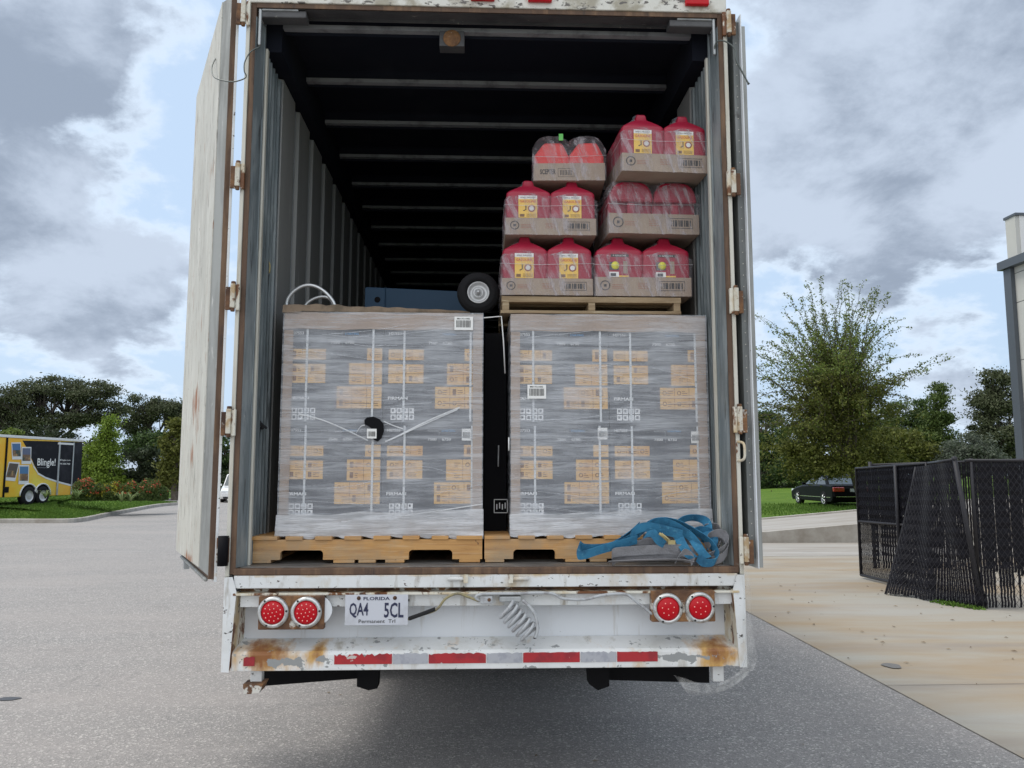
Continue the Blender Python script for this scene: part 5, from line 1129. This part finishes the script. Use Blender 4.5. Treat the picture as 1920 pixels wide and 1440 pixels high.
for (cx, cy, w_, h_, rot, cc) in ((30.5, 845.5, 18, 32, 3, (.06, .14, .30)), (49, 854, 18, 32, -1, (.10, .12, .20)), (22, 884, 21, 36, -14, (.08, .06, .05)), (44, 890, 19, 36, -2, (.06, .17, .34))):
    def rp(dx, dy): a = R(rot); return (cx + dx * math.cos(a) + dy * math.sin(a), cy - dx * math.sin(a) * .3 + dy * math.cos(a))
    b = MB(); off = .010 + .003 * (cx % 3); ypoly(b, [rp(-w_ / 2, h_ / 2), rp(w_ / 2, h_ / 2), rp(w_ / 2, -h_ / 2), rp(-w_ / 2, -h_ / 2)], off, wf)
    pm = mat('photo_print', (.16, .09, .05), .4, layers=[((.45, .28, .12), 4, .5, .62), ((.03, .05, .04), 3, .5, .6)]); sm_ = mat('photo_sky', cc, .4)
    ypoly(b, [rp(-w_ * .42, h_ * .32), rp(w_ * .42, h_ * .32), rp(w_ * .42, -h_ * .05), rp(-w_ * .42, -h_ * .05)], off + .003, pm); ypoly(b, [rp(-w_ * .42, -h_ * .05), rp(w_ * .42, -h_ * .05), rp(w_ * .42, -h_ * .43), rp(-w_ * .42, -h_ * .43)], off + .003, sm_)
    b.build('photo_print', YT, org)
def ytext(b, body, px, py, px2, pyt, off, mt, bold=.0):
    a = onp(px, py); c_ = onp(px2, py); t_ = onp(px, pyt); b.text(body, yl(a[0], off, a[1]), pdir, (0, 0, 1), c_[0] - a[0], t_[1] - a[1], mt, bold)
b = MB(); ytext(b, 'Blingle!', 69, 877, 103, 859, .012, 'paper', .012); ytext(b, 'Blingle.com', 112, 864.5, 131.5, 861, .012, 'paper', .01); ytext(b, '941.800.7900', 112, 871, 131, 868, .012, 'paper', .01); ytext(b, 'LANDSCAPE LIGHTING', 69, 877.5, 88, 876, .012, 'gtext'); b.build('lettering', YT, org)
b = MB()
for x0_, x1_ in ((106, 109), (133, 135)):
    a = onp(x0_, 900); c_ = onp(x1_, 900); ybox(b, a[0], c_[0], 0.012, .025, zbt + .02, z1t - .05, 'alum')
a = onp(108, 833); c_ = onp(137, 833); ybox(b, a[0], c_[0], .012, .03, z1t - .16, z1t - .08, wf); b.build('side_door', YT, org)
b = MB(); a = onp(8, 900); ybox(b, a[0] - .05, a[0] + .03, 0.005, .03, zbt, z1t, 'blackp'); a = onp(12, 920); ybox(b, a[0] - .08, a[0] + .1, .005, .02, 1.0, 1.22, 'blackp'); b.build('front_trim', YT, org)
for px in (52, 78):
    a = onp(px, 930)[0]; b = MB(); c0 = Vector(yl(a, .04, 0.84)); b.lathe(c0, pn, [(.2, -.2), (.36, -.2), (.37, 0), (.34, .03), (.22, .03)], 'rubber', 24); wq = b.build('wheel', YT, org)
    b = MB(); b.lathe(c0 - Vector(org), pn, [(.22, .031), (.2, .0), (.1, .01), (0, .02)], 'rim', 16); b.build('rim', wq)
    pts = [Vector(yl(a + .46 * math.cos(t), .03, .86 + .46 * math.sin(t))) for t in [math.pi * i / 12 for i in range(13)]]; b = MB(); b.tube(pts, .03, wf, 6)
    b.add([Vector(yl(a + .44 * math.cos(t), .012, .86 + .44 * math.sin(t))) for t in [math.pi * i / 12 for i in range(13)]], [tuple(range(13))], 'blackp'); b.build('fender', YT, org)

# ------------------------------------------------------------------ vegetation
def leafmat(name, a, c_, tr=.25): return mat(name, a, .6, island=c_, spec=.25, trans=tr)
LM = {'oak': leafmat('oak_leaves', (.045, .058, .028), (.125, .140, .075)), 'pine': leafmat('bright_cypress', (.095, .155, .018), (.21, .29, .040)), 'hedge': leafmat('hedge_leaves', (.026, .048, .018), (.085, .135, .038)),
      'dark': leafmat('dark_leaves', (.016, .024, .012), (.050, .068, .030)), 'mid': leafmat('mid_leaves', (.045, .075, .020), (.12, .165, .042)), 'olive': leafmat('olive_leaves', (.060, .075, .016), (.17, .18, .038)),
      'grey': leafmat('grey_green_leaves', (.060, .075, .055), (.13, .15, .11)), 'fresh': leafmat('fresh_leaves', (.07, .11, .02), (.20, .26, .06)), 'blade': leafmat('pale_blades', (.10, .16, .05), (.24, .30, .12)), 'red': mat('red_blossom', (.40, .03, .02), .6, island=(.62, .15, .06)), 'yel': leafmat('yellow_leaves', (.26, .28, .03), (.48, .44, .05))}
BK = mat('bark', (.085, .070, .055), .9, layers=[((.14, .125, .10), 6, .5, .65)], bump=.5, bscale=12); BKD = mat('dark_bark', (.045, .038, .032), .9)
def leaf(b_v, b_f, p, s, rr, up=.3, asp=.55):
    a = Vector((rr.gauss(0, 1), rr.gauss(0, 1), rr.gauss(0, 1))).normalized(); n = Vector((rr.gauss(0, 1), rr.gauss(0, 1), rr.gauss(0, 1) + up)).normalized(); c = a.cross(n)
    if c.length < .1: return
    c.normalize(); a = a * s; c = c * s * asp; k = len(b_v); b_v += [p - a, p + c * .9, p + a, p - c * .9]; b_f.append((k, k + 1, k + 2, k + 3))
def limb(b, p, q, r0, r1, rr, mt, bend=.12, n=5):
    L = (q - p).length; pts = []
    o = Vector((rr.gauss(0, 1), rr.gauss(0, 1), rr.gauss(0, .4))) * L * bend
    for i in range(n + 1): t = i / n; pts.append(p.lerp(q, t) + o * math.sin(math.pi * t) * .6)
    b.tube(pts, [r0 + (r1 - r0) * i / n for i in range(n + 1)], mt, 6, caps=False); return pts
def tree(name, label, base, blobs, nclump, nleaf, ls, lm, trunk_h, tr, seed, cat='tree', group=None, shell=.55, cs=.55, bk=None, vert=1.0, name2='crown', limbs=True):
    """blobs: (dx,dy,z,rx,ry,rz) ellipsoids the clumps are scattered in; each clump is a loose ball of separate leaves"""
    rr = random.Random(seed); t_ = thing(name, label, cat, base, group=group); bk = bk or BK; B = MB(); cl = []
    vol = [q[3] * q[5] for q in blobs]; tot = sum(vol)
    for q in blobs:
        for _ in range(max(3, int(nclump * q[3] * q[5] / tot))):
            d_ = Vector((rr.gauss(0, 1), rr.gauss(0, 1), rr.gauss(0, 1))).normalized() * (rr.uniform(shell, 1) ** .6)
            cl.append(Vector((q[0] + d_.x * q[3], q[1] + d_.y * q[4], q[2] + d_.z * q[5])))
    V, Fc = [], []
    per = nleaf // len(cl)
    for c_ in cl:
        k = rr.uniform(.6, 1.25) * cs; m = int(per * rr.uniform(.55, 1.4))
        for _ in range(m):
            o = Vector((rr.gauss(0, 1), rr.gauss(0, 1), rr.gauss(0, .55 * vert))) * k * .5; p = c_ + o
            if p.z < .05: p.z = .05 + rr.random() * .3
            leaf(V, Fc, p, ls * rr.uniform(.6, 1.3), rr)
    B.add(V, Fc, LM[lm]); B.build(name2, t_)
    B = MB(); top = Vector((sum(c_.x for c_ in cl) / len(cl) * .4, 0, trunk_h)); limb(B, Vector((0, 0, -.15)), top, tr * 1.25, tr * .8, rr, bk, .03)
    if limbs:
        hubs = []
        for _ in range(max(5, len(cl) // 9)):
            c_ = rr.choice(cl); h_ = top.lerp(c_, .55); hubs.append(h_); limb(B, top - Vector((0, 0, rr.random() * trunk_h * .25)), h_, tr * .55, tr * .28, rr, bk)
        for c_ in cl:
            h_ = min(hubs, key=lambda q: (q - c_).length); limb(B, h_, c_, tr * .24, tr * .05, rr, bk, .1, 4)
    B.build('trunk', t_); return t_
def bw(px, py, Y): p = at(px, py, Y=Y); return p
def blobs_px(lst, Y, base):
    out = []
    for (x, y, rx, ry) in lst:
        p = at(x, y, Y=Y); dd = (p - CP).dot(CF) / FL; out.append((p.x - base.x, rnd.uniform(-.15, .15) * rx * dd, p.z - base.z, rx * dd, rx * dd * .85, ry * dd))
    return out
def ptree(name, label, Y, bpx, lst, ncl, nl, ls, lm, th, tr, seed, **kw):
    p = at(bpx, 800, Y=Y); base = Vector((p.x, Y, kw.pop('bz', 0.0))); return tree(name, label, base, blobs_px(lst, Y, base), ncl, nl, ls, lm, th, tr, seed, **kw)
g1 = 'trees beyond the left island'; g2 = 'trees behind the lawn on the right'
ptree('oak_tree', 'huge spreading dark oak with domed crown above the yellow trailer', 74, 95, [(40, 745, 50, 30), (110, 732, 55, 25), (175, 742, 45, 28), (205, 775, 30, 22), (10, 780, 30, 30), (70, 785, 45, 20), (140, 785, 45, 18), (-40, 770, 50, 40)], 230, 52000, .115, 'oak', 4.2, .42, 1, group=g1, cs=1.0, shell=.35, bk=BKD, vert=.7)
ptree('broadleaf_tree', 'dark open-crowned tree between the oak and the left door', 80, 265, [(265, 765, 28, 22), (310, 775, 35, 30), (255, 800, 28, 18), (345, 790, 20, 40)], 90, 20000, .12, 'oak', 4, .3, 2, group=g1, cs=.9, shell=.3, bk=BKD)
ptree('cypress_tree', 'bright green feathery cypress beside the yellow trailer', 50, 192, [(205, 792, 7, 12), (200, 818, 15, 16), (193, 845, 28, 18), (190, 872, 38, 18), (192, 898, 42, 16)], 140, 24000, .09, 'pine', 3.5, .15, 3, group=g1, cs=.5, shell=.25)
ptree('dark_bush', 'dark-leaved rounded bush behind the red flowers', 52, 268, [(265, 875, 40, 34), (290, 900, 35, 26), (235, 900, 30, 20)], 70, 9000, .12, 'dark', 1.2, .15, 4, group=g1, cs=.6)
ptree('broadleaf_tree', 'mid green leafy tree above the dark bush', 60, 275, [(275, 838, 42, 22), (310, 830, 25, 20)], 60, 8000, .14, 'hedge', 3, .2, 5, group=g1, cs=.6)
ptree('cypress_tree', 'brownish green cypress half hidden by the left door', 50, 335, [(335, 800, 16, 20), (330, 840, 26, 28), (330, 885, 30, 30)], 90, 12000, .12, 'olive', 3.5, .2, 6, group=g1, cs=.5, shell=.2)
ptree('broadleaf_tree', 'dark tree seen in the gap between the left door and the trailer', 66, 420, [(420, 850, 40, 35), (425, 885, 40, 30)], 60, 8000, .15, 'hedge', 2.5, .2, 7, group=g1, cs=.7)
ptree('dark_hedge', 'dark undergrowth behind the yellow trailer below the oak', 62, 60, [(20, 830, 60, 30), (110, 830, 60, 30), (180, 860, 50, 40), (250, 900, 50, 20), (320, 900, 50, 22), (400, 905, 50, 20), (40, 880, 60, 40), (120, 890, 60, 35)], 90, 16000, .13, 'dark', 1.5, .15, 8, group=g1, cs=.9)
ptree('palm_shrub', 'small bright green palm peeking above the yellow trailer', 45, 20, [(20, 814, 14, 7)], 14, 1500, .12, 'fresh', 3, .08, 9, group=g1, cs=.3)
# right side: the tree line
specs = [('dark_hedge', 'dark continuous undergrowth behind the right lawn', 66, 1600, [(1440, 850, 60, 60), (1540, 850, 70, 60), (1640, 850, 70, 60), (1740, 850, 70, 55), (1840, 850, 70, 60), (1600, 900, 200, 25), (1500, 905, 120, 22)], 'dark', 26000),
         ('broadleaf_tree', 'mid green rounded tree between the elm and the pointed cypress', 60, 1680, [(1680, 790, 40, 35), (1650, 820, 45, 35)], 'mid', 9000),
         ('broadleaf_tree', 'dark green tree against the right door edge', 62, 1435, [(1435, 800, 30, 35), (1440, 850, 40, 40), (1430, 900, 40, 30)], 'hedge', 10000),
         ('broadleaf_tree', 'mid green tree behind the black sedan', 60, 1510, [(1500, 820, 45, 40), (1490, 870, 50, 35), (1530, 900, 50, 25)], 'hedge', 12000),
         ('broadleaf_tree', 'dark tree directly behind the wispy elm trunk', 60, 1610, [(1600, 820, 50, 40), (1610, 870, 55, 40)], 'dark', 11000),
         ('cypress_tree', 'pointed green cypress right of the wispy elm', 56, 1762, [(1764, 725, 7, 12), (1760, 752, 18, 18), (1755, 785, 30, 22), (1750, 825, 38, 28), (1750, 860, 45, 26)], 'mid', 14000),
         ('cypress_tree', 'short dark cypress left of the pointed one', 60, 1722, [(1725, 762, 12, 14), (1722, 790, 22, 20), (1715, 825, 30, 25)], 'hedge', 8000),
         ('broadleaf_tree', 'tall dark glossy tree beside the building corner', 50, 1865, [(1868, 715, 22, 28), (1885, 760, 38, 35), (1850, 760, 28, 30), (1870, 820, 50, 40)], 'oak', 16000),
         ('grey_bush', 'grey green feathery bush above the back fence', 44, 1820, [(1815, 845, 48, 28), (1850, 870, 40, 20), (1790, 870, 40, 20)], 'grey', 10000),
         ('broadleaf_tree', 'olive green bushy tree above the gate', 46, 1690, [(1680, 830, 45, 30), (1720, 850, 45, 30), (1650, 850, 40, 30)], 'olive', 12000),
         ('broadleaf_tree', 'dark tree low behind the enclosure near the right edge', 58, 1900, [(1900, 850, 50, 45)], 'dark', 7000)]
for i, (nm, lb, Y, bx_, ls_, lm_, nl_) in enumerate(specs): ptree(nm, lb, Y, bx_, ls_, 90, int(nl_ * 1.5), .10, lm_, 3, .2, 20 + i, group=g2, cs=.65, shell=.3, bz=.3)
# wispy elm with arching branches
def elm():
    rr = random.Random(44); bs = at(1621, 948, Z=.42); t_ = thing('elm_tree', 'wispy feathery elm with leaning trunk and long arching twigs on the right', 'tree', bs)
    B = MB(); V, Fc = [], []; V2, F2_ = [], []; Y = bs.y
    sc = (at(1600, 800, Y=Y) - CP).dot(CF) / FL
    fork = at(1597, 880, Y=Y) - bs; limb(B, Vector((0, 0, -.1)), fork, .17, .12, rr, BK, .02)
    heads = []
    for _ in range(12):
        a = rr.uniform(0, 6.28); h = rr.uniform(1.0, 3.2); q = fork + Vector((math.cos(a) * rr.uniform(.3, 1.2) - .45, math.sin(a) * rr.uniform(.3, 1.0), h)); limb(B, fork, q, .08, .045, rr, BK, .08); heads.append(q)
    c0 = at(1560, 752, Y=Y) - bs
    for k in range(260):
        a = rr.uniform(0, 6.28); el = rr.uniform(-.35, 1.5); Rr = rr.uniform(2.6, 5.0) * (1 if k % 3 else .7)
        dirv = Vector((math.cos(a) * math.cos(el), math.sin(a) * math.cos(el) * .9, math.sin(el))); s_ = rr.choice(heads)
        end = c0 + Vector((dirv.x * Rr * 1.06, dirv.y * Rr * .9, dirv.z * Rr * 1.08 - .2))
        if end.z < 2.6: end.z = 2.6 + rr.random()
        L = (end - s_).length; pts = []; n = 14; up = Vector((0, 0, 1)) * L * .15
        for i in range(n + 1): t = i / n; pts.append(s_.lerp(end, t) + up * math.sin(math.pi * t * .9) * .8 + Vector((rr.gauss(0, .04), rr.gauss(0, .04), rr.gauss(0, .04))))
        if el > .2: pts[-1] += dirv.cross(Vector((0, 0, 1))) * .25 - Vector((0, 0, .18))
        B.tube(pts, [.020 * (1 - i / n) + .004 for i in range(n + 1)], BK, 4, caps=False)
        dense = rr.uniform(.5, 1.3)
        for i in range(1, n):
            tuft = rr.uniform(.3, 1.5) * dense; m_ = int((30 if i < 8 else 15) * tuft); sp = .17 if i < 8 else .07
            for _ in range(m_):
                p = pts[i].lerp(pts[i + 1], rr.random()) + Vector((rr.gauss(0, 1), rr.gauss(0, 1), rr.gauss(0, .8))) * sp
                top_ = (p.z > 5.2 and rr.random() < .6) or rr.random() < .16
                leaf(V2 if top_ else V, F2_ if top_ else Fc, p, rr.uniform(.032, .068), rr)
    for (x, y, rx, ry, nn) in ((1572, 735, 60, 60, 2600), (1540, 770, 60, 50, 2400), (1630, 780, 55, 45, 2000), (1555, 858, 80, 25, 6000), (1490, 850, 50, 25, 3600), (1625, 850, 50, 28, 3600), (1560, 800, 60, 40, 4200), (1650, 868, 45, 18, 2600), (1545, 882, 70, 12, 2400)):
        p0 = at(x, y, Y=Y) - bs
        for _ in range(nn):
            p = p0 + Vector((rr.gauss(0, .5) * rx * sc, rr.gauss(0, .5) * rx * sc * .8, rr.gauss(0, .5) * ry * sc)); p += Vector((mnoise.noise(p * 1.3), mnoise.noise(p * 1.3 + Vector((9, 0, 0))), mnoise.noise(p * 1.3 + Vector((0, 9, 0))))) * .7
            leaf(V, Fc, p, rr.uniform(.04, .08), rr)
    L1 = MB(); L1.add(V, Fc, LM['olive']); L1.add(V2, F2_, LM['fresh']); L1.build('crown', t_); B.build('trunk', t_)
elm()
# flower bed shrubs
def surf_z(px, py): return .5
for i, (px, w_, top_, red, yel, lb) in enumerate(((158, 26, 905, 1, 0, 'red flowering shrub next to the yellow trailer'), (180, 24, 912, .5, 1, 'yellow green shrub left in the flower bed'), (212, 26, 910, .5, 1, 'yellow and red shrub in the middle of the flower bed'),
                                  (245, 26, 910, .7, .3, 'dark red-tipped shrub right of the middle of the flower bed'), (280, 30, 906, 1, 0, 'tall red-tipped shrub at the right end of the flower bed'), (300, 14, 916, .5, 0, 'small green shrub at the tip of the flower bed'))):
    Y = 29.6 + i * .35; p = at(px, 938, Y=Y); rr = random.Random(60 + i); t_ = thing('flowering_shrub', lb, 'shrub', (p.x, Y, p.z), group='shrubs in the flower bed'); V = {'hedge': ([], []), 'red': ([], []), 'yel': ([], [])}
    sc = (Y - CP.y) / FL; hw = w_ * sc * .62; hh = (938 - top_) * sc
    for _ in range(3600):
        a = rr.uniform(0, 6.28); r_ = rr.random() ** .5; z = rr.random(); x, y = math.cos(a) * r_ * hw, math.sin(a) * r_ * .8; zz_ = z * hh * 1.25 * (1 - .35 * r_ * r_) * (1 + .15 * mnoise.noise(Vector((x * 4 + i, y * 4, 0))))
        k = 'hedge' 
        if z > .35 and mnoise.noise(Vector((x * 3, y * 3 + i * 4, zz_ * 3))) > .12 and rr.random() < .8 * yel: k = 'yel'
        if z > .5 and mnoise.noise(Vector((x * 4 + 20, y * 4 + i * 4, zz_ * 4))) > .08 and rr.random() < .38 * red: k = 'red'
        leaf(V[k][0], V[k][1], Vector((x, y, zz_)), rr.uniform(.03, .06), rr, 1.0)
    for k, nm in (('hedge', 'foliage'), ('red', 'blossoms'), ('yel', 'yellow_leaves')):
        if V[k][1]: B = MB(); B.add(V[k][0], V[k][1], LM['mid'] if k == 'hedge' else LM[k]); B.build(nm, t_)
for i, (px, py, s_, lb) in enumerate(((85, 935, .55, 'spiky pale plant in front of the trailer wheels'), (145, 934, .6, 'spiky pale plant in front of the red shrub'), (228, 941, .75, 'broad pale-bladed plant at the front of the bed'), (245, 941, .7, 'second pale-bladed plant at the front of the bed right of the broad one'))):
    Y = 27.6 if i < 2 else 29.2; p = at(px, py, Y=Y); rr = random.Random(80 + i); B = MB()
    for _ in range(26):
        a = rr.uniform(0, 6.28); l = s_ * rr.uniform(.6, 1.2); o = Vector((math.cos(a), math.sin(a), 0)); pts = [o * (l * t * .75) + Vector((0, 0, l * (1.5 * t - 1.1 * t * t))) for t in (0, .3, .6, .85, 1)]; sd_ = Vector((-o.y, o.x, 0)) * .022
        vs = []
        for k, q_ in enumerate(pts): w_ = 1 - k / 4.2; vs += [q_ - sd_ * w_, q_ + sd_ * w_]
        B.add(vs, [(2 * k, 2 * k + 1, 2 * k + 3, 2 * k + 2) for k in range(4)], LM['blade'])
    o = B.build('bladed_plant'); o.location = (p.x, Y, p.z); tag(o, lb, 'plant', 'spiky plants in the island bed')
# grass blades on the island and right lawn, weeds and litter
def blades(name, label, fn, n, h, seed, mt='grassblade'):
    rr = random.Random(seed); B = MB(); V, Fc = [], []
    for _ in range(n):
        p = fn(rr); a = rr.uniform(0, 6.28); d_ = Vector((math.cos(a), math.sin(a), 0)) * .02; k = len(V); V += [p - d_, p + d_, p + Vector((rr.gauss(0, .03), rr.gauss(0, .03), h * rr.uniform(.5, 1.2)))]; Fc.append((k, k + 1, k + 2))
    B.add(V, Fc, M[mt]); return tag(B.build(name), label, 'grass', kind='stuff')
M['grassblade'] = mat('grass_blade', (.06, .13, .018), .7, island=(.13, .22, .04), trans=.3, spec=.2)
isl = [v.co.copy() for v in island.data.vertices]; ifc = [tuple(p.vertices) for p in island.data.polygons]
def fi(rr): f = ifc[rr.randrange(len(ifc))]; a, b_, c_, d_ = [isl[k] for k in f]; u, v = rr.random(), rr.random(); return a.lerp(b_, u).lerp(d_.lerp(c_, u), v)
blades('grass', 'short lawn grass on the left island', fi, 26000, .07, 5)
blades('grass', 'lawn grass below the parked sedan', lambda rr: Vector((rr.uniform(4.5, 20), rr.uniform(22.8, 33), .30 + rr.random() * .02)), 9000, .10, 6)
blades('weeds', 'green weeds at the foot of the torn fence mesh', lambda rr: B0.lerp(B1, rr.uniform(.55, .95)) + Vector((rr.gauss(0, .05), rr.gauss(0, .05) - .05, 0)), 350, .045, 7)
M['litter'] = mat('dead_leaf', (.10, .065, .035), .8, island=(.30, .24, .16))
rr = random.Random(11); B = MB(); V, Fc = [], []
for _ in range(150):
    p = Vector((rr.uniform(3.3, 9), rr.uniform(.3, 9) , .014)); a = rr.uniform(0, 6.28); l = rr.uniform(.012, .035); d_ = Vector((math.cos(a), math.sin(a), 0)) * l; e = Vector((-math.sin(a), math.cos(a), 0)) * l * .4; k = len(V); V += [p - d_, p + e + Vector((0, 0, .008)), p + d_, p - e + Vector((0, 0, .004))]; Fc.append((k, k + 1, k + 2, k + 3))
for _ in range(60):
    p = Vector((rr.uniform(-9, 3), rr.uniform(.3, 9), .006)); a = rr.uniform(0, 6.28); l = rr.uniform(.008, .025); d_ = Vector((math.cos(a), math.sin(a), 0)) * l; e = Vector((-math.sin(a), math.cos(a), 0)) * l * .5; k = len(V); V += [p - d_, p + e, p + d_, p - e]; Fc.append((k, k + 1, k + 2, k + 3))
B.add(V, Fc, M['litter']); tag(B.build('leaf_litter'), 'scattered dead leaves and crumbs on the concrete', 'litter', kind='stuff')
B = MB(); p = at(1672, 1248, Z=.013); st_ = mat('dark_patch', (.16, .155, .15), .9)
B.add([(p.x + .075 * math.cos(t) * (1 + .12 * math.sin(3 * t)), p.y + .10 * math.sin(t), .0135) for t in [2 * math.pi * i / 20 for i in range(20)]], [tuple(range(20))], st_); tag(B.build('concrete_patch'), 'dark round patch on the tan concrete', 'patch', kind='structure')
B = MB(); p = at(15, 1310, Z=.004); B.add([(p.x + .09 * math.cos(t) * (1 + .15 * math.sin(4 * t)), p.y + .05 * math.sin(t), .0045) for t in [2 * math.pi * i / 20 for i in range(20)]], [tuple(range(20))], mat('oil_spot', (.05, .055, .065), .6)); tag(B.build('oil_spot'), 'dark oil spot on the asphalt at the left edge', 'stain', kind='structure')
